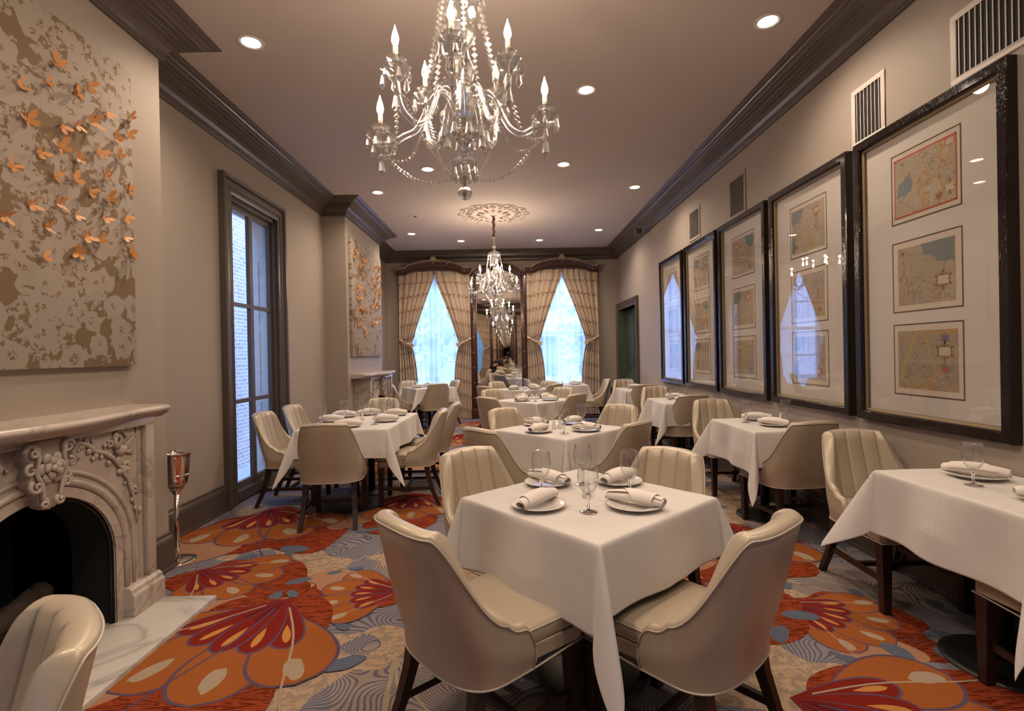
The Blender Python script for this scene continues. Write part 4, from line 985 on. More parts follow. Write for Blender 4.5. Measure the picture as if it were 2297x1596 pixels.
        for q in range(6):
            b = a + q * pi / 3 + .4; link('prism_drop', PM if q % 2 else PS, arm, (cx + .058 * cos(b), cy + .058 * sin(b), zb - .012))
        link('pendant_drop', PL, arm, (cx, cy, zb - .10))
        mb = MB(); beads(mb, [(cx, cy, zb - .035), (cx, cy, zb - .09)], .006); part('bead_drop', mb, M['crystal'], arm)
    for q in range(10):
        b = q * 2 * pi / 10; link('prism_drop', PL, t, (.10 * cos(b), .10 * sin(b), 2.415))
        link('prism_drop', PM, t, (.052 * cos(b), .052 * sin(b), 2.245))
        link('prism_drop', PM, t, (.10 * cos(b), .10 * sin(b), 2.965))
    return t
for x, y, rz, lb in ((-.18, 2.30, 0, 'large crystal chandelier hanging in the foreground, cut off by the top edge'), (-.19, 8.15, .25, 'crystal chandelier hanging in the distance in front of the far mirror')):
    once_or_dup(PROTO, 'chand', mk_chandelier, (x, y, 0), rz, lb, 'matching crystal chandeliers')
    for deg, R, zf in ARMS:
        a = radians(deg) + rz; add_light('candle_glow', 'POINT', (x + (R + .0) * cos(a), y + R * sin(a), zf + .085), P_CHAND / 8, (1, .78, .58), shadow_soft_size=.015)

# ------------------------------------------------------------------ pier mirror, pelmets, curtains at each end of the room
def pelmet_curve(c, hw, n=30):    # (x, z_top, z_bottom): flat shoulders, arched middle
    out = []
    for i in range(n + 1):
        x = -hw + 2 * hw * i / n; u = abs(x) / hw
        s = 0 if u > .80 else (cos(u / .80 * pi / 2)) ** .62
        out.append((c + x, 3.265 + .165 * s, 3.13 + .11 * (0 if u > .74 else (cos(u / .74 * pi / 2)) ** .5)))
    return out
def end_set(yw, sg, rear):
    # yw: wall plane; sg: +1 far wall (room towards -y); all depths measured into the room
    Y = lambda d: yw - sg * d
    w_ = 'behind the camera' if rear else 'at the far wall'
    for wi, c in enumerate((-1.57, 1.20)):
        side = ('left', 'right')[wi]
        hw = .80
        t = thing('pelmet', 'carved mahogany arched pelmet with gilt rope over the %s window %s' % (side, w_), 'pelmet', (0, 0, 0), 0, 'carved pelmets')
        cv = pelmet_curve(c, hw)
        mb = MB(); rows = [[(x, Y(.02), zb) for x, zt, zb in cv], [(x, Y(.17), zb) for x, zt, zb in cv], [(x, Y(.19), zb + .03) for x, zt, zb in cv], [(x, Y(.175), zb + .045) for x, zt, zb in cv], [(x, Y(.19), zt - .04) for x, zt, zb in cv], [(x, Y(.215), zt - .015) for x, zt, zb in cv], [(x, Y(.215), zt) for x, zt, zb in cv], [(x, Y(.02), zt) for x, zt, zb in cv]]
        mb.grid(rows, closed_v=True, smooth=False)
        for k in (0, -1): mb.add([r[k] for r in rows], [tuple(range(len(rows)))])
        part('pelmet_board', mb, M['mahogany'], t)
        mb = MB()   # twisted gilt rope: slanted beads following the top edge
        for i in range(34):
            u = i / 34 * (len(cv) - 1); a = int(u); f = u - a; x = cv[a][0] * (1 - f) + cv[min(a + 1, 30)][0] * f; z = cv[a][1] * (1 - f) + cv[min(a + 1, 30)][1] * f
            mb.tube([(x - .014, Y(.225), z - .030), (x + .016, Y(.240), z + .016)], [.009, .012], 6)
        part('gilt_rope', mb, M['gold'], t)
        mb = MB()
        for s in (-1, 1):
            sp = spiral(c + s * .045, 3.46, .038, .008, pi / 2, 1.3 * s); mb.tube([(p[0], Y(.23), p[1]) for p in sp], [.010 - .006 * i / 22 for i in range(23)], 6)
            mb.tube([(c + s * .015, Y(.23), 3.43), (c + s * .02, Y(.235), 3.50), (c + s * .006, Y(.23), 3.535)], [.01, .012, .003], 6)
        mb.sphere((c, Y(.235), 3.46), .016, 8, 6)
        part('crest', mb, M['gold'], t)
        mb = MB()
        for x in (-.66, -.30, 0, .30, .66): mb.sphere((c + x, Y(.195), 3.30 + (.06 if abs(x) < .5 else -.10) + (.02 if x == 0 else 0)), .010, 7, 5)
        part('stud', mb, M['china'], t)
        # window in the wall
        a, b = FW[wi]; wn = thing('window_%d' % (2 + wi + (2 if rear else 0)), '', ''); del wn['label']; del wn['category']; wn['kind'] = 'structure'
        mb = MB(); D = .16
        for x0, x1 in ((a, a + .06), ((a + b) / 2 - .02, (a + b) / 2 + .02), (b - .06, b)): mb.box(x0, x1, Y(-D), Y(-D - .05), .30, 3.15)
        for z in (.30, .62, 1.22, 1.80, 2.42, 3.08): mb.box(a, b, Y(-D), Y(-D - .05), z, z + (.07 if z in (.30, 1.80, 3.08) else .03))
        part('window_sash', mb, M['china'], wn)
        mb = MB(); mb.box(a, b, Y(-D - .02), Y(-D - .026), .3, 3.15); part('window_pane', mb, M['glass'], wn)
        # sheer
        mb = MB(); rows = []; n = 90
        for z in (.03, .8, 1.6, 2.4, 3.16):
            rows.append([(c - .74 + 1.48 * i / n, Y(.035 + .014 * sin(i * .9) + .006 * sin(i * 2.3 + z)), z) for i in range(n + 1)])
        mb.grid(rows); o = link('sheer_curtain', mb.mesh('sheer', M['sheer'])); tag(o, 'pale translucent sheer curtain over the %s window %s' % (side, w_), 'curtain', 'sheer curtains')
        # two drapes
        for s in (-1, 1):
            t = thing('drape', '%s embroidered silk drape of the %s window %s, tied back' % (('left', 'right')[(s + 1) // 2], side, w_), 'curtain', (0, 0, 0), 0, 'tied-back silk drapes')
            xo = c + s * .775; ztie = 1.62; n = 96; m = 46; rows = []; uvs = []
            for j in range(m + 1):
                z = .01 + 3.20 * j / m
                if z > ztie:
                    u = min(1, (z - ztie) / (3.05 - ztie)); wd = .27 + (.765 - .27) * (u ** 1.15)
                else:
                    u = (ztie - z) / ztie; wd = .27 + .11 * (1 - (1 - min(1, u * 1.8)) ** 2)
                if abs(z - ztie) < .12: wd *= .90 + .10 * (abs(z - ztie) / .12)
                xoz = xo
                row = []; amp = .020 + .020 * (1 - (wd - .24) / .55)
                if z > 3.02: amp *= 1.0
                for i in range(n + 1):
                    q = i / n; x = xoz - s * wd * q
                    droop = 0
                    y = .105 + amp * sin(2 * pi * 6 * q + .6 * sin(z * 1.3)) + .012 * sin(2 * pi * 2.6 * q + z) + .006 * sin(2 * pi * 13 * q + 1.3)
                    row.append((x, Y(min(y, .165) if z > 3.0 else y), z)); uvs.append((q * 1.15, z - (q * .10 if z < 3 else 0)))
                rows.append(row)
            mb = MB(); mb.grid(rows); part('drape_panel', mb, M['curtain'], t, uvs=uvs)
            mb = MB(); pts = []
            xi = xo - s * .27
            for i in range(17):
                u = i / 16; pts.append((xo + s * .0 - s * (.28 * u), Y(.14 + .06 * sin(pi * u)), ztie + .12 * (1 - u) - .02 * sin(pi * u)))
            mb.tube(pts, .020, 8, sq=1.5); part('tieback', mb, M['curtain'], t, uvs=[(v[0], v[2]) for v in mb.v])
            mb = MB()
            for k in range(7):
                a_ = 2 * pi * k / 7; mb.sphere((xi + .03 * cos(a_), Y(.175), ztie - .01 + .03 * sin(a_)), .026, 8, 5)
            part('rosette', mb, M['curtain'], t, uvs=[(v[0], v[2]) for v in mb.v])
    # pier mirror
    t = thing('pier_mirror', 'tall mahogany pier mirror with arched gilt-roped top %s' % w_, 'mirror', (0, 0, 0))
    x0, x1, cxm = -.80, .415, -.19
    mb = MB()
    for a, b in ((x0, x0 + .13), (x1 - .12, x1)): mb.box(a, b, Y(.01), Y(.16), .0, 3.10); mb.box(a + .03, b - .03, Y(.16), Y(.175), .25, 3.0); mb.box(a - .01, b + .01, Y(.01), Y(.185), 0, .22)
    part('post', mb, M['mahogany'], t, bevel=.006)
    mb = MB()
    for a in (x0 + .065, x1 - .06):
        for k in range(9): mb.sphere((a, Y(.178), .45 + k * .33), .011, 7, 5)
    part('stud', mb, M['china'], t)
    hw = (x1 - x0) / 2; cxx = (x0 + x1) / 2; n = 30; cv = []
    for i in range(n + 1):
        x = -hw + 2 * hw * i / n; u = abs(x) / hw; s = cos(u * pi / 2) ** .8; cv.append((cxx + x, 3.13 + .25 * s, 2.98 + .24 * (cos(min(1, u / .8) * pi / 2) ** .6)))
    rows = [[(x, Y(.01), zb) for x, zt, zb in cv], [(x, Y(.12), zb) for x, zt, zb in cv], [(x, Y(.16), zb + .03) for x, zt, zb in cv], [(x, Y(.15), zt - .03) for x, zt, zb in cv], [(x, Y(.18), zt) for x, zt, zb in cv], [(x, Y(.01), zt) for x, zt, zb in cv]]
    mb = MB(); mb.grid(rows, closed_v=True, smooth=False); part('arched_top', mb, M['mahogany'], t)
    mb = MB()
    for i in range(36):
        u = i / 36 * (len(cv) - 1); a = int(u); f = u - a; x = cv[a][0] * (1 - f) + cv[a + 1][0] * f; z = cv[a][1] * (1 - f) + cv[a + 1][1] * f
        mb.tube([(x - .012, Y(.19), z - .02), (x + .012, Y(.20), z + .012)], [.007, .009], 6)
    part('gilt_rope', mb, M['gold'], t)
    mb = MB()
    for s in (-1, 1):
        sp = spiral(cxm + s * .07, 3.41, .065, .012, -pi / 2, -1.3 * s); mb.tube([(p[0], Y(.18), p[1]) for p in sp], [.018 - .010 * i / 22 for i in range(23)], 7)
    mb.sphere((cxm, Y(.18), 3.47), .03, 9, 6)
    part('crest', mb, M['mahogany'], t)
    for (xx, zz) in ((x0 + .065, 3.12), (x1 - .06, 3.12)):
        mb = MB()
        for s in (-1, 1):
            sp = spiral(xx + s * .035, zz, .035, .006, pi / 2, 1.2 * s); mb.tube([(p[0], Y(.19), p[1]) for p in sp], [.012 - .006 * i / 22 for i in range(23)], 6)
        mb.sphere((xx, Y(.185), zz + .03), .02, 8, 5); part('corner_ornament', mb, M['mahogany'], t)
    mb = MB(); mb.box(x0 + .12, x1 - .11, Y(.045), Y(.05), .30, 3.26)
    g = part('mirror_glass', mb, M['mirror'], t)
    mb = MB(); mb.box(x0 + .12, x1 - .11, Y(.01), Y(.15), .0, .30); part('base_panel', mb, M['mahogany'], t, bevel=.006)
end_set(YF, 1, False); end_set(YB, -1, True)

# ------------------------------------------------------------------ dining chair (local +y = the way a sitter faces)
def mk_chair():
    t = thing('dining_chair', '', 'chair')
    n = 170; ex = .70
    def plan(u, x_, y_):   # u 0..1 right arm end -> back -> left arm end
        if u < .17: q = u / .17; return (x_, .0 - .10 * q, 0)
        if u > .83: q = (1 - u) / .17; return (-x_, .0 - .10 * q, 0)
        a = (u - .17) / .66 * pi; return (x_ * (1 if cos(a) >= 0 else -1) * abs(cos(a)) ** ex, -.10 - (y_ - .10) * abs(sin(a)) ** ex, sin(a))
    def sstep(a, b, x): x = max(0, min(1, (x - a) / (b - a))); return x * x * (3 - 2 * x)
    def top(u):
        v = min(u, 1 - u); z = .462 + .066 * sqrt(1 - (1 - min(1, v / .07)) ** 2); r = max(0, min(1, (v - .045) / .318))
        return z + .335 * r ** 3.0 * (1 + .75 * (1 - r ** 4)) + .010 * sstep(.36, .5, v)
    def off(p, z, back):
        zz = max(0, z - .42); tp = 1 - .20 * zz; lean = .25 * zz * (.35 + .65 * back)
        return (p[0] * tp, p[1] - lean - .02 * (1 - sstep(.37, .5, z)) * 0, z)
    outer_c, inner_c, edge = [], [], []
    dn = [plan(i / 3000, .262, .268) for i in range(3001)]; cum = [0]
    for i in range(3000): cum.append(cum[-1] + hypot(dn[i + 1][0] - dn[i][0], dn[i + 1][1] - dn[i][1]))
    U = []; k_ = 0
    for i in range(n + 1):
        while k_ < 3000 and cum[k_] < cum[-1] * i / n - 1e-9: k_ += 1
        U.append(k_ / 3000)
    bands = 9; rows = [[] for _ in range(2 * bands + 7)]
    for u in U:
        v = min(u, 1 - u); th = .036 + .026 * sstep(.15, .35, v)
        po = plan(u, .262, .268); bk = po[2]; T = top(u)
        # inward normal in plan
        a = plan(max(0, u - .008), .262, .268); b = plan(min(1, u + .008), .262, .268); tx, ty = b[0] - a[0], b[1] - a[1]; l = hypot(tx, ty) or 1
        nx, ny = ty / l, -tx / l
        if nx * (0 - po[0]) + ny * (.05 - po[1]) < 0: nx, ny = -nx, -ny
        col = []
        for j in range(bands + 1):
            z = .37 + (T - .012 - .37) * j / bands; q = 1 - .045 * (1 - sstep(0, .5, j / bands)); p = off((po[0] * q, po[1] * q), z, bk); col.append(p)
        r_ = th / 2
        for j in range(1, 6):
            an = pi * j / 6; z = T - .012 + .018 * sin(an); d = r_ * (1 - cos(an)); p = off((po[0] + nx * d, po[1] + ny * d), z, bk); col.append(p)
        for j in range(bands + 1):
            z = T - .012 - (T - .012 - .43) * j / bands
            s_ = (u - .5) * 2; pil = 0
            if po[1] < -.16: d_ = min(abs(po[0] - q) for q in (-.152, -.052, .052, .152)); pil = .007 * min(1, d_ / .045) ** .6 - .011 * math.exp(-(d_ / .0045) ** 2)
            pil *= sstep(0, .12, (z - .44)) if True else 1
            thk = th + pil + .012 * (1 - sstep(.43, .7, z)) * bk
            p = off((po[0] + nx * thk, po[1] + ny * thk), z, bk); col.append(p)
        outer_c.append(col[0]); edge.append(col[bands]); 
        for k, p in enumerate(col): rows[k].append(p)
    mb = MB(); mb.grid(rows[:len(col)], flip=True)
    for k in (0, -1): e = [r[k] for r in rows[:len(col)]]; mb.add(e, [tuple(range(len(e)))])
    part('backrest', mb, M['leather'], t)
    def nudge(pts, d):   # push piping a little out of the shell
        return [(p[0] * (1 + d / .25), p[1] - (d if p[1] < -.12 else 0), p[2]) for p in pts]
    mb = MB(); e = [r[0] for r in rows[:bands + 1]]; e2 = [r[-1] for r in rows[:bands + 1]]
    mb.tube(nudge(e[::1], .001) + nudge(edge, .002) + nudge(e2[::-1], .001), .0029, 6); 
    rim = [(p[0] * 1.004, p[1] * 1.004, .371) for p in outer_c]
    mb.tube([(.238, .262, .371)] + rim + [(-.238, .262, .371), (0, .268, .371)], .0035, 6, closed=True)
    part('piping', mb, M['piping'], t)
    # seat base and cushion
    def rr_rect(hx, y0, y1, r, taper=0, n=5):
        out = []
        for cx, cy, a0 in ((hx - r, y1 - r, 0), (-hx + r, y1 - r, pi / 2), (-hx + r + taper, y0 + r, pi), (hx - r - taper, y0 + r, 1.5 * pi)):
            for i in range(n + 1): a = a0 + pi / 2 * i / n; out.append((cx + r * cos(a), cy + r * sin(a)))
        return out
    mb = MB(); o_ = rr_rect(.238, -.20, .265, .03, .03); i1 = [(x * .97, y * .985) for x, y in o_]
    mb.grid([[(x, y, .372) for x, y in i1], [(x, y, .376) for x, y in o_], [(x, y, .422) for x, y in o_], [(x, y, .425) for x, y in i1]], closed_u=True, smooth=False); mb.add([(x, y, .372) for x, y in i1], [tuple(range(len(i1)))[::-1]])
    part('seat_base', mb, M['leather'], t)
    mb = MB(); R_ = []
    for sc, z in ((.97, .424), (.995, .430), (1.0, .440), (1.0, .466), (.985, .478), (.93, .486), (.75, .491), (.45, .494), (.02, .495)): R_.append([(x * sc, .03 + (y - .03) * sc, z) for x, y in rr_rect(.232, -.19, .272, .035, .02)])
    k0_ = mb.grid(R_, closed_u=True); m_ = len(R_[0]); mb.f.append([k0_ + 8 * m_ + j for j in range(m_)]); mb.mi.append(0); mb.sm.append(True); part('seat', mb, M['leather'], t)
    mb = MB(); mb.tube([(x, y, .474) for x, y in [(x * .997, .03 + (y - .03) * .997) for x, y in rr_rect(.232, -.19, .272, .035, .02)]], .0028, 6, closed=True)
    part('seat_piping', mb, M['piping'], t)
    def leg(pts, w0, w1, name='leg'):
        mb = MB(); k = len(pts); rows = []
        for i, p in enumerate(pts):
            w = w0 + (w1 - w0) * i / (k - 1); rows.append([(p[0] + a * w, p[1] + b * w, p[2]) for a, b in ((-1, -1), (1, -1), (1, 1), (-1, 1))])
        mb.grid(rows, closed_u=True, smooth=False, flip=True); mb.add(rows[0], [(0, 1, 2, 3)]); mb.add(rows[-1], [(3, 2, 1, 0)]); part(name, mb, M['legwood'], t)
    for s in (-1, 1):
        leg([(s * .205, .228, .374), (s * .206, .232, .2), (s * .207, .236, .0)], .027, .019)
        leg([(s * .19, -.185, .374), (s * .195, -.20, .27), (s * .205, -.235, .15), (s * .215, -.30, .0)], .023, .016)
    for s in (-1, 1):
        mb = MB(); mb.box(s * .2 - .010, s * .2 + .010, -.225, .225, .150, .178); part('stretcher', mb, M['legwood'], t)
    mb = MB(); mb.box(-.195, .195, -.012, .012, .152, .176); part('cross_stretcher', mb, M['legwood'], t)
    return t
def chair(tx, ty, deg, label, grp):     # tx, ty: middle of the top of the back
    a = radians(deg); ox, oy = tx + .34 * cos(a), ty + .34 * sin(a)
    return once_or_dup(PROTO, 'chair', mk_chair, (ox, oy, 0), a - pi / 2, label, grp)

# ------------------------------------------------------------------ tables, cloths, place settings
TZ = .765
def table(x, y, deg, hx, hy, label, bases=((0, 0),)):
    t = thing('pedestal_table', label, 'table', (x, y, 0), radians(deg), 'pedestal dining tables')
    mb = MB(); mb.box(-hx + .012, hx - .012, -hy + .012, hy - .012, TZ - .036, TZ - .006); part('table_top', mb, M['legwood'], t, bevel=.004)
    for bx, by in bases:
        mb = MB(); mb.lathe([(.001, .026), (.05, .026), (.20, .014), (.225, .006), (.226, 0)], 32, (bx, by, 0)); part('base', mb, M['darkmetal'], t)
        mb = MB(); mb.tube([(bx, by, .02), (bx, by, TZ - .036)], .035, 14); part('column', mb, M['darkmetal'], t)
        mb = MB(); mb.box(bx - .16, bx + .16, by - .02, by + .02, TZ - .056, TZ - .036); mb.box(bx - .02, bx + .02, by - .16, by + .16, TZ - .056, TZ - .036); part('bracket', mb, M['darkmetal'], t)
    return t
def cloth(x, y, deg, hx, hy, over, corner, label, seed=0, tip=None):
    # over = overhang at +x, +y, -x, -y sides; corner = stretch of the four hanging corners (++ , -+ , -- , +-)
    n = 78; rows = []; r0 = .008
    def axis(h, om, op):
        out = []
        def seg(a, b, k): return [a + (b - a) * i / k for i in range(k)]
        fine = [0, .003, .006, .010, .015, .022]
        out = (seg(-(h + om), -(h + .028), 36) if om > .05 else [-(h + om)]) + ([-(h + f) for f in fine[::-1]] if om > .05 else [-h]) + seg(-h, h, 36)[1:]
        return out + ([h + f for f in fine] + [h + op - q for q in seg(0, op - .028, 36)[::-1]] if op > .05 else [h, h + op])
    xs = axis(hx, over[2], over[0]); ys = axis(hy, over[3], over[1])
    rng = random.Random(seed); ph = [rng.uniform(0, 6) for _ in range(8)]
    for yy in ys:
        row = []
        for xx in xs:
            dx = max(0, abs(xx) - hx); dy = max(0, abs(yy) - hy); sx = 1 if xx > 0 else -1; sy = 1 if yy > 0 else -1
            if dx == 0 and dy == 0:
                px, py, pz = xx, yy, TZ + .0006 * sin(xx * 23 + ph[0]) + .0005 * sin(yy * 31 + ph[1])
            else:
                r = hypot(dx, dy); ang = atan2(dy, dx) if (dx or dy) else 0
                cx, cy = min(abs(xx), hx), min(abs(yy), hy)
                pk = (1.0 - (sqrt((abs(ang - pi / 4) / (pi / 4)) ** 2 + .012) - sqrt(.012)) / (sqrt(1.012) - sqrt(.012))) if (dx > 0 and dy > 0) else 0
                ci = 0 if (sx > 0 and sy > 0) else 1 if (sx < 0 and sy > 0) else 2 if (sx < 0 and sy < 0) else 3
                kx, ky = corner[ci] if isinstance(corner[ci], tuple) else (corner[ci], .36)
                # distance from nearest corner along the side -> gentle waves in the hanging part
                al = (yy if dx > 0 and dy == 0 else xx)
                near = (hy - abs(yy)) if (dx > 0 and dy == 0) else (hx - abs(xx)) if (dy > 0 and dx == 0) else 0
                flare = .04 + .05 * math.exp(-(near / .07) ** 2) if pk == 0 else .09 + (ky - .09) * pk
                wav = (.018 * sin(al * 9 + ph[2] + 2 * sx) + .010 * sin(al * 17 + ph[3])) * min(1, r / .2) if pk == 0 else 0
                L_ = r * (1 + (kx - 1) * pk)
                hz = min(L_, 1) * flare
                e = r0 * (1 - math.exp(-r / r0))
                off_ = e + hz + wav
                drop = max(0, L_ * sqrt(max(0, 1 - flare * flare)) - e * .3)
                # flap turns sideways a little
                a2 = ang if pk else (0 if dy == 0 else pi / 2)
                tw = .28 * pk * (1 if (ci + seed) % 2 else -1)
                px = sx * (cx + off_ * cos(a2 + tw)); py = sy * (cy + off_ * sin(a2 + tw)); pz = TZ - drop
                pz = max(pz, .02)
            row.append((px, py, pz))
        rows.append(row)
    mb = MB(); mb.grid(rows); me = mb.mesh('cloth', M['linen'])
    o = link('tablecloth', me, None, (x, y, 0), (0, 0, radians(deg))); tag(o, label, 'tablecloth', 'white tablecloths')
    md = o.modifiers.new('thick', 'SOLIDIFY'); md.thickness = .0016; md.offset = 1
    return o
def mk_plate():
    mb = MB(); mb.lathe([(.001, .004), (.062, .004), (.075, .008), (.108, .016), (.1125, .0175), (.1125, .0195), (.106, .019), (.072, .0115), (.060, .008), (.001, .008)], 40)
    mb.lathe([(.064, .004), (.064, .0), (.058, .0), (.058, .004)], 40)
    o = link('plate', mb.mesh('plate', M['china'])); return tag(o, '', 'plate')
def mk_napkin():
    t = thing('napkin_roll', '', 'napkin')
    mb = MB(); n = 22; m = 40; rows = []
    for i in range(n + 1):
        u = i / n; y = -.120 + .24 * u; big = .022 + .009 * sin(pi * u) ** .8; row = []
        for j in range(m + 1):
            a = 2 * pi * 2.35 * j / m; r = big * (.38 + .62 * (j / m)) ; row.append((r * cos(a) * 1.18, y + .004 * sin(j * .5), big * .92 + r * sin(a) * .88))
        rows.append(row)
    mb.grid(rows); part('rolled_cloth', mb, M['napkin'], t)
    mb = MB(); rows = []
    for i in range(13):
        u = i / 12; row = []
        for j in range(15):
            v = j / 14; a = pi * (.02 + 1.02 * v) ; w = .5 + .5 * v; y = -.10 + .19 * u * (1.0 - .65 * v) + .02 * v; big = .021 + .009 * sin(pi * min(1, max(0, (y + .115) / .23))) ** .8 + .0035
            row.append((big * cos(a) * 1.18, y, big * .92 + big * sin(a) * .88))
        rows.append(row)
    mb.grid(rows); part('folded_flap', mb, M['napkin'], t)
    return t
def mk_goblet():
    t = thing('water_goblet', '', 'glass')
    mb = MB(); mb.lathe([(.001, .067), (.010, .070), (.020, .077), (.033, .095), (.0405, .118), (.0425, .140), (.0405, .165), (.0365, .190), (.0355, .190), (.0392, .165), (.0412, .140), (.0392, .119), (.032, .098), (.019, .082), (.001, .076)], 28)
    part('bowl', mb, M['goblet'], t)
    mb = MB(); mb.lathe([(.0365, .1895), (.0372, .191), (.0362, .1925), (.0352, .191), (.0365, .1895)], 28); part('rim', mb, M['china'] if False else M['goblet'], t)
    mb = MB(); mb.lathe([(.010, .071), (.0065, .064), (.0095, .056), (.0055, .046), (.0048, .030), (.0065, .016), (.010, .008)], 16, cap=True); part('stem', mb, M['solidglass'], t)
    mb = MB(); mb.lathe([(.010, .009), (.022, .0055), (.0345, .003), (.036, .0015), (.0345, 0), (.001, 0)], 28); part('foot', mb, M['solidglass'], t)
    return t
def mk_shaker():
    t = thing('salt_shaker', '', 'shaker')
    mb = MB(); mb.lathe([(.001, 0), (.018, 0), (.0205, .006), (.0205, .018), (.017, .032), (.0115, .046), (.010, .058)], 20); part('body', mb, M['china'], t)
    mb = MB(); mb.lathe([(.011, .057), (.0115, .064), (.009, .071), (.001, .074)], 16); part('cap', mb, M['chrome'] if False else M['china'], t)
    return t
def put(key, maker, x, y, z, rz, label, grp): return once_or_dup(PROTO, key, maker, (x, y, z), rz, label, grp)
def setting(tc, deg, lx, ly, nap, lb_tab, where, plate=True, napkin=True):
    a = radians(deg); x = tc[0] + lx * cos(a) - ly * sin(a); y = tc[1] + lx * sin(a) + ly * cos(a)
    if plate: put('plate', mk_plate, x, y, TZ + .002, 0, 'white china plate under a napkin, %s setting of %s' % (where, lb_tab), 'china plates on the tables')
    if napkin: put('napkin', mk_napkin, x, y, TZ + .016, a + radians(nap), 'rolled white napkin, %s setting of %s' % (where, lb_tab), 'rolled napkins on the tables')
def glass(tc, deg, lx, ly, lb_tab, where):
    a = radians(deg); x = tc[0] + lx * cos(a) - ly * sin(a); y = tc[1] + lx * sin(a) + ly * cos(a)
    put('goblet', mk_goblet, x, y, TZ + .0025, 0, 'empty water goblet, %s on %s' % (where, lb_tab), 'water goblets on the tables')
def shaker(tc, deg, lx, ly, lb_tab, where):
    a = radians(deg); x = tc[0] + lx * cos(a) - ly * sin(a); y = tc[1] + lx * sin(a) + ly * cos(a)
    put('shaker', mk_shaker, x, y, TZ + .002, 0, 'small white shaker, %s of %s' % (where, lb_tab), 'white shakers on the tables')
GC = 'cream leather dining chairs'
DIAG = [('nearer left', 'left'), ('nearer right', 'right'), ('farther left', 'left'), ('farther right', 'right')]
def diag_table(c, deg, h, nm, over, corner, seed, chairs, sets, glasses, shakers):
    table(c[0], c[1], deg, h, h, 'dark pedestal table under white cloth, %s' % nm)
    cloth(c[0], c[1], deg, h, h, over, corner, 'white tablecloth draped diagonally over %s' % nm, seed)
    for (tx, ty, d, lb) in chairs: chair(tx, ty, d, lb, GC)
    for lx, ly, nap, w in sets: setting(c, deg, lx, ly, nap, nm, w)
    for lx, ly, w in glasses: glass(c, deg, lx, ly, nm, w)
    for lx, ly, w in shakers: shaker(c, deg, lx, ly, nm, w)

T1, T2, T3, T4 = (.331, 2.21), (.42, 4.23), (.36, 6.88), (.28, 9.05)
N1, N2, N3, N4 = 'the foremost centre table', 'the second centre table', 'the third centre table', 'the fourth centre table'
def CL(s, w, nm): return 'cream leather dining chair on the %s side of %s' % (w, nm)
diag_table(T1, 40.5, .385, N1, (.285, .285, .30, .24), (1.15, 1.0, (1.40, .34), (1.15, .42)), 1,
           [(-.357, 1.621, 40.5, CL(0, 'nearer left', N1) + ', back turned'), (.818, 1.545, 131, CL(0, 'nearer right', N1) + ', back turned'),
            (-.245, 2.84, -49, CL(0, 'farther left', N1)), (.870, 2.715, 221, CL(0, 'farther right', N1))],
           [(-.25, .044, -80, 'nearer left'), (.025, -.232, 13, 'nearer right'), (.032, .27, 2, 'farther left'), (.285, .047, -86, 'farther right')],
           [(-.156, -.143, 'nearest'), (.172, -.102, 'right-hand'), (-.109, .169, 'left-hand'), (.148, .151, 'farthest')], [(.0, .0, 'by the centre')])
diag_table(T2, 44, .385, N2, (.285, .285, .285, .285), (1.1, 1.0, 1.25, 1.0), 2,
           [(-.225, 3.60, 44, CL(0, 'nearer left', N2) + ', back turned'), (.985, 3.79, 134, CL(0, 'nearer right', N2) + ', back turned'),
            (-.075, 4.90, -46, CL(0, 'farther left', N2)), (1.12, 5.03, 224, CL(0, 'farther right', N2))],
           [(-.262, -.002, -82, 'nearer left'), (.018, -.258, 11, 'nearer right'), (.002, .27, 4, 'farther left'), (.27, .079, -88, 'farther right')],
           [(-.031, .17, 'left-hand'), (-.189, -.203, 'nearest'), (.22, -.06, 'right-hand'), (.18, .15, 'farthest')], [(-.05, .02, 'left one in the centre'), (.0, .0, 'right one in the centre')])
diag_table(T3, 44, .385, N3, (.285, .285, .285, .285), (1.0, 1.0, 1.1, 1.0), 3,
           [(-.29, 6.20, 44, CL(0, 'nearer left', N3) + ', back turned'), (.89, 6.42, 134, CL(0, 'nearer right', N3) + ', back turned'),
            (-.28, 7.55, -46, CL(0, 'farther left', N3)), (.845, 7.66, 224, CL(0, 'farther right', N3))],
           [(-.26, .0, -85, 'nearer left'), (.021, -.245, 8, 'nearer right'), (.0, .26, 2, 'farther left'), (.26, .05, -84, 'farther right')],
           [(-.08, .20, 'left-hand'), (-.20, -.18, 'nearest'), (.20, -.08, 'right-hand'), (.05, .10, 'centremost')], [(-.03, .03, 'left one in the centre'), (.01, -.01, 'right one in the centre')])
diag_table(T4, 44, .385, N4, (.285, .285, .285, .285), (1.0, 1.0, 1.0, 1.0), 4,
           [(-.42, 8.30, 44, CL(0, 'nearer left', N4) + ', back turned'), (.80, 8.50, 134, CL(0, 'nearer right', N4) + ', back turned'),
            (-.25, 9.62, -46, CL(0, 'farther left', N4)), (.77, 9.42, 224, CL(0, 'farther right', N4))],
           [(-.25, .02, -85, 'nearer left'), (.26, .05, -90, 'farther right'), (.02, -.25, 10, 'nearer right')],
           [(-.05, .18, 'left-hand'), (-.1, -.12, 'nearest'), (.15, .0, 'right-hand')], [])
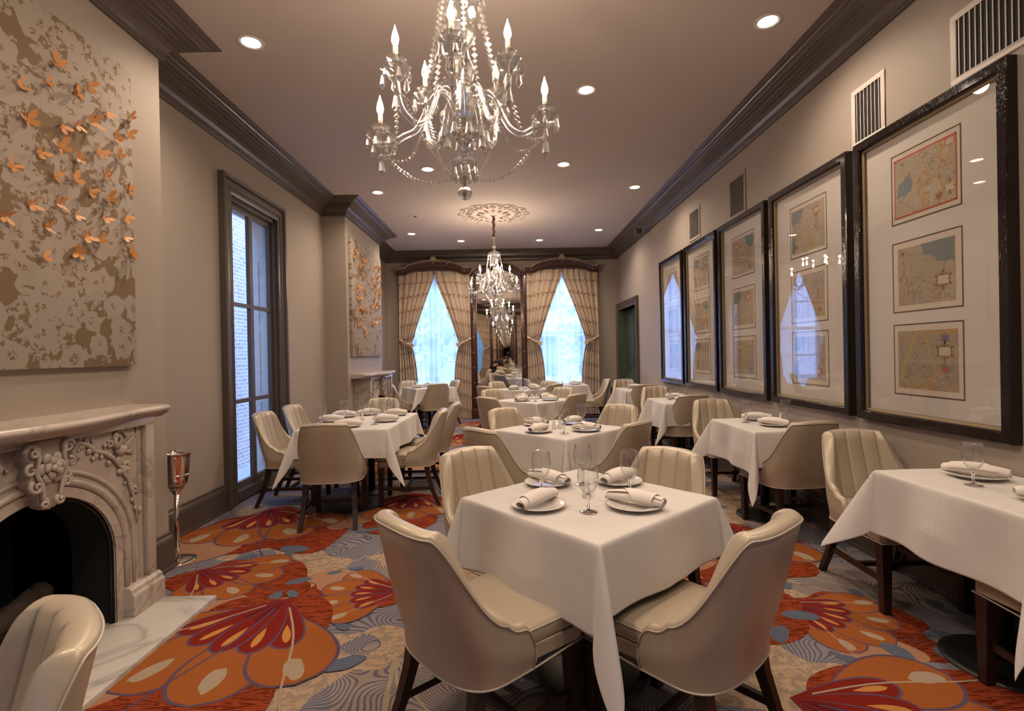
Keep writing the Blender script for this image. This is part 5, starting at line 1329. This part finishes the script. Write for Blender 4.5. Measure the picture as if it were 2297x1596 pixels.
# table by the right-hand far window
T5 = (1.13, 10.06); N5 = 'the right far window table'
table(T5[0], T5[1], 0, .385, .385, 'dark pedestal table under white cloth, ' + N5)
cloth(T5[0], T5[1], 0, .385, .385, (.28, .28, .28, .28), (1, 1, 1, 1.25), 'white tablecloth over ' + N5, 5)
chair(1.93, 9.78, 180, 'cream leather dining chair facing left, right end of ' + N5, GC); chair(.36, 10.20, 0, 'cream leather dining chair facing right, left end of ' + N5, GC)
setting(T5, 0, .18, -.15, 80, N5, 'right'); glass(T5, 0, -.22, .0, N5, 'left-hand'); glass(T5, 0, .08, .12, N5, 'right-hand'); shaker(T5, 0, -.15, -.12, N5, 'left one in the centre'); shaker(T5, 0, -.08, -.12, N5, 'right one in the centre')
# table by the left-hand far window
T6 = (-1.57, 10.0); N6 = 'the left far window table'
table(T6[0], T6[1], 30, .385, .385, 'dark pedestal table under white cloth, ' + N6)
cloth(T6[0], T6[1], 30, .385, .385, (.28, .28, .28, .28), (1, 1, 1.15, 1), 'white tablecloth over ' + N6, 6)
chair(-1.28, 9.33, 118, 'cream leather dining chair with back to camera at ' + N6, GC); chair(-1.06, 10.50, 208, 'cream leather dining chair facing left by the right drape, ' + N6, GC)
chair(-2.10, 10.62, -60, 'cream leather dining chair facing the room, farther left at ' + N6, GC); chair(-2.27, 9.58, 30, 'cream leather dining chair half hidden by the far mantel, ' + N6, GC)
for lx, ly, w in ((-.22, .05, 'left'), (.05, -.23, 'nearer'), (.1, .25, 'farther')): setting(T6, 30, lx, ly, 60, N6, w)
for lx, ly, w in ((-.18, .16, 'left-hand'), (.0, .0, 'middle'), (.2, .05, 'right-hand')): glass(T6, 30, lx, ly, N6, w)
# long table by the tall left window
T7 = (-1.445, 5.02); N7 = 'the long window table'
table(T7[0], T7[1], 0, .405, .60, 'long dark table under white cloth by the tall left window', bases=((0, -.28), (0, .28)))
cloth(T7[0], T7[1], -2, .405, .60, (.24, .26, .24, .25), (1, 1, (1.5, .42), (1.5, .36)), 'white tablecloth over ' + N7, 7)
chair(-1.47, 4.04, 96, 'cream leather dining chair, back turned, near end of ' + N7, GC)
chair(-2.43, 4.98, 2, 'cream leather dining chair facing right, nearer of two against the tall window', GC)
chair(-2.44, 5.66, 0, 'cream leather dining chair facing right, farther of two against the tall window', GC)
chair(-1.565, 6.36, -90, 'cream leather dining chair at the far end of ' + N7, GC)
chair(-.63, 4.93, 182, 'cream leather dining chair facing left, nearer of two right of ' + N7, GC)
chair(-.57, 5.60, 180, 'cream leather dining chair facing left, farther of two right of ' + N7, GC)
for lx, ly, nap, w in ((-.27, .30, -90, 'middle left'), (-.07, .47, -60, 'far end'), (.25, .36, -95, 'far right'), (.26, -.13, -85, 'near right'), (-.28, -.06, -92, 'near left'), (.0, -.45, -88, 'near end')): setting(T7, 0, lx, ly, nap, N7, w)
for lx, ly, w in ((-.33, -.19, 'nearest left'), (-.22, .12, 'middle left'), (-.12, .42, 'far left'), (.20, -.32, 'nearest right'), (.18, .22, 'middle right'), (.24, .54, 'far right')): glass(T7, 0, lx, ly, N7, w)
shaker(T7, 0, .0, -.01, N7, 'at the centre')
# wall tables on the right
RT = [((2.145, 2.20), 'the nearest right wall table'), ((2.13, 4.24), 'the second right wall table'), ((2.13, 6.40), 'the third right wall table'), ((2.13, 8.42), 'the farthest right wall table')]
RS = [dict(p=[(.06, .19, -138, 'farther'), (.0, -.22, -120, 'nearer')], g=[(-.07, .06, 'farther'), (.12, -.1, 'nearer')], s=[]),
      dict(p=[(.05, .22, -112, 'farther'), (.02, -.13, -142, 'nearer')], g=[(-.10, .10, 'left-hand'), (.20, .02, 'right-hand')], s=[(.20, .10, 'by the wall')]),
      dict(p=[(.05, .25, -110, 'farther'), (.02, -.2, -140, 'nearer')], g=[(-.07, .08, 'left-hand'), (.18, .2, 'right-hand')], s=[]),
      dict(p=[(.03, .25, -110, 'farther'), (.02, -.2, -140, 'nearer')], g=[(-.11, .12, 'left-hand'), (.2, .25, 'right-hand')], s=[])]
for i, (c, nm) in enumerate(RT):
    table(c[0], c[1], 0, .27, .385, 'dark pedestal table under white cloth, ' + nm)
    cloth(c[0], c[1], (1.5, 1, 0, 0)[i], .27, .385, (.012, .27, .32, .27), (0.3, (1.3, .5), (1.35, .33), .3), 'white tablecloth over ' + nm, 10 + i)
    for lx, ly, nap, w in RS[i]['p']: setting(c, 0, lx, ly, nap, nm, w)
    for lx, ly, w in RS[i]['g']: glass(c, 0, lx, ly, nm, w)
    for lx, ly, w in RS[i]['s']: shaker(c, 0, lx, ly, nm, w)
for tx, ty, d, lb in ((2.165, 3.21, -91, 'cream leather dining chair facing the camera, far side of ' + RT[0][1]), (2.155, 1.50, 90, 'cream leather dining chair mostly out of frame, near side of ' + RT[0][1]),
                      (2.15, 5.40, -90, 'cream leather dining chair facing the camera, far side of ' + RT[1][1]), (2.185, 3.60, 96, 'cream leather dining chair, back turned, near side of ' + RT[1][1]),
                      (2.16, 7.50, -90, 'cream leather dining chair facing the camera, far side of ' + RT[2][1]), (2.165, 5.93, 94, 'cream leather dining chair, back turned, near side of ' + RT[2][1]),
                      (2.16, 9.52, -90, 'cream leather dining chair facing the camera, far side of ' + RT[3][1]), (2.15, 7.93, 90, 'cream leather dining chair, back turned, near side of ' + RT[3][1])):
    chair(tx, ty, d, lb, GC)
# lone chair in the left foreground
chair(-.925, 1.075, 228, 'cream leather dining chair cropped in the lower left corner before the fireplace', GC)

# ------------------------------------------------------------------ photographer and tripod, seen only in the mirror
t = thing('camera_tripod', 'black camera tripod reflected small in the far mirror', 'tripod', (0, -.11, 0))
for k in range(3):
    a = radians(90 + 120 * k + 180); mb = MB(); mb.tube([(.03 * cos(a), .03 * sin(a), 1.18), (.24 * cos(a), .24 * sin(a), .01)], [.014, .009], 8); part('leg', mb, M['darkmetal'], t)
mb = MB(); mb.tube([(0, 0, .95), (0, 0, 1.30)], .014, 8); mb.sphere((0, 0, 1.20), .04, 10, 6); part('head', mb, M['darkmetal'], t)
mb = MB(); mb.box(-.07, .07, -.06, .02, 1.31, 1.45); mb.box(-.03, .03, -.06, .02, 1.45, 1.49); mb.lathe([(.001, 0), (.04, 0), (.04, .055), (.03, .06), (.001, .058)], 18, (0, 0, 0)); k0 = len(mb.v) - 90
for i in range(k0, len(mb.v)): x_, y_, z_ = mb.v[i]; mb.v[i] = (x_, .02 + z_, 1.40 + y_)
part('camera_body', mb, M['darkmetal'], t, bevel=.006)
t = thing('person', 'person in black jacket bending forward beside the tripod, seen in the far mirror', 'person', (-.62, -.36, 0))
def skin(name, joints, edges, mat, parent, sub=2):
    me = bpy.data.meshes.new(name); me.from_pydata([j[0] for j in joints], edges, []); me.materials.append(mat)
    o = link(name, me, parent); md = o.modifiers.new('skin', 'SKIN'); sv = me.skin_vertices[0].data
    for i, j in enumerate(joints): r = j[1]; sv[i].radius = (r, r) if not hasattr(r, '__len__') else r
    sv[0].use_root = True; md.use_smooth_shade = True; s = o.modifiers.new('sub', 'SUBSURF'); s.levels = s.render_levels = sub
    return o
J = [((0, 0, .92), .15), ((.14, .02, .98), .14), ((.30, .03, 1.03), .15), ((.40, .03, 1.02), .10), ((.46, .03, .99), .055), ((.53, .03, .97), .095), ((.56, .03, .93), .075),
     ((-.02, .09, .78), .09), ((.02, .10, .45), .062), ((-.02, .10, .08), .042), ((.08, .12, .04), .035),
     ((-.02, -.09, .78), .09), ((.02, -.10, .45), .062), ((-.02, -.10, .08), .042), ((.08, -.12, .04), .035),
     ((.34, .20, .98), .06), ((.38, .24, .74), .042), ((.44, .18, .52), .030), ((.34, -.15, .98), .06), ((.38, -.19, .74), .042), ((.44, -.14, .52), .030)]
E_ = [(0, 1), (1, 2), (2, 3), (3, 4), (4, 5), (5, 6), (0, 7), (7, 8), (8, 9), (9, 10), (0, 11), (11, 12), (12, 13), (13, 14), (2, 15), (15, 16), (16, 17), (2, 18), (18, 19), (19, 20)]
body = skin('body', J, E_, M['skin'], t)
skin('jacket', [((-.02, 0, .92), .165), ((.14, .02, .99), .16), ((.30, .03, 1.045), .168), ((.385, .03, 1.035), .11), ((.34, .20, .985), .072), ((.38, .245, .74), .054), ((.425, .20, .58), .045), ((.34, -.15, .985), .072), ((.38, -.195, .74), .054), ((.425, -.155, .58), .045)],
     [(0, 1), (1, 2), (2, 3), (2, 4), (4, 5), (5, 6), (2, 7), (7, 8), (8, 9)], M['cloth_dark'], t)
skin('trousers', [((0, 0, .90), .162), ((-.02, .09, .76), .10), ((.02, .10, .45), .075), ((-.02, .10, .12), .06), ((-.02, -.09, .76), .10), ((.02, -.10, .45), .075), ((-.02, -.10, .12), .06)],
     [(0, 1), (1, 2), (2, 3), (0, 4), (4, 5), (5, 6)], M['trouser'], t)
mb = MB(); mb.sphere((.525, .03, 1.005), .092, 12, 8, sc=(1, 1, .75)); part('hair', mb, M['log'], t)
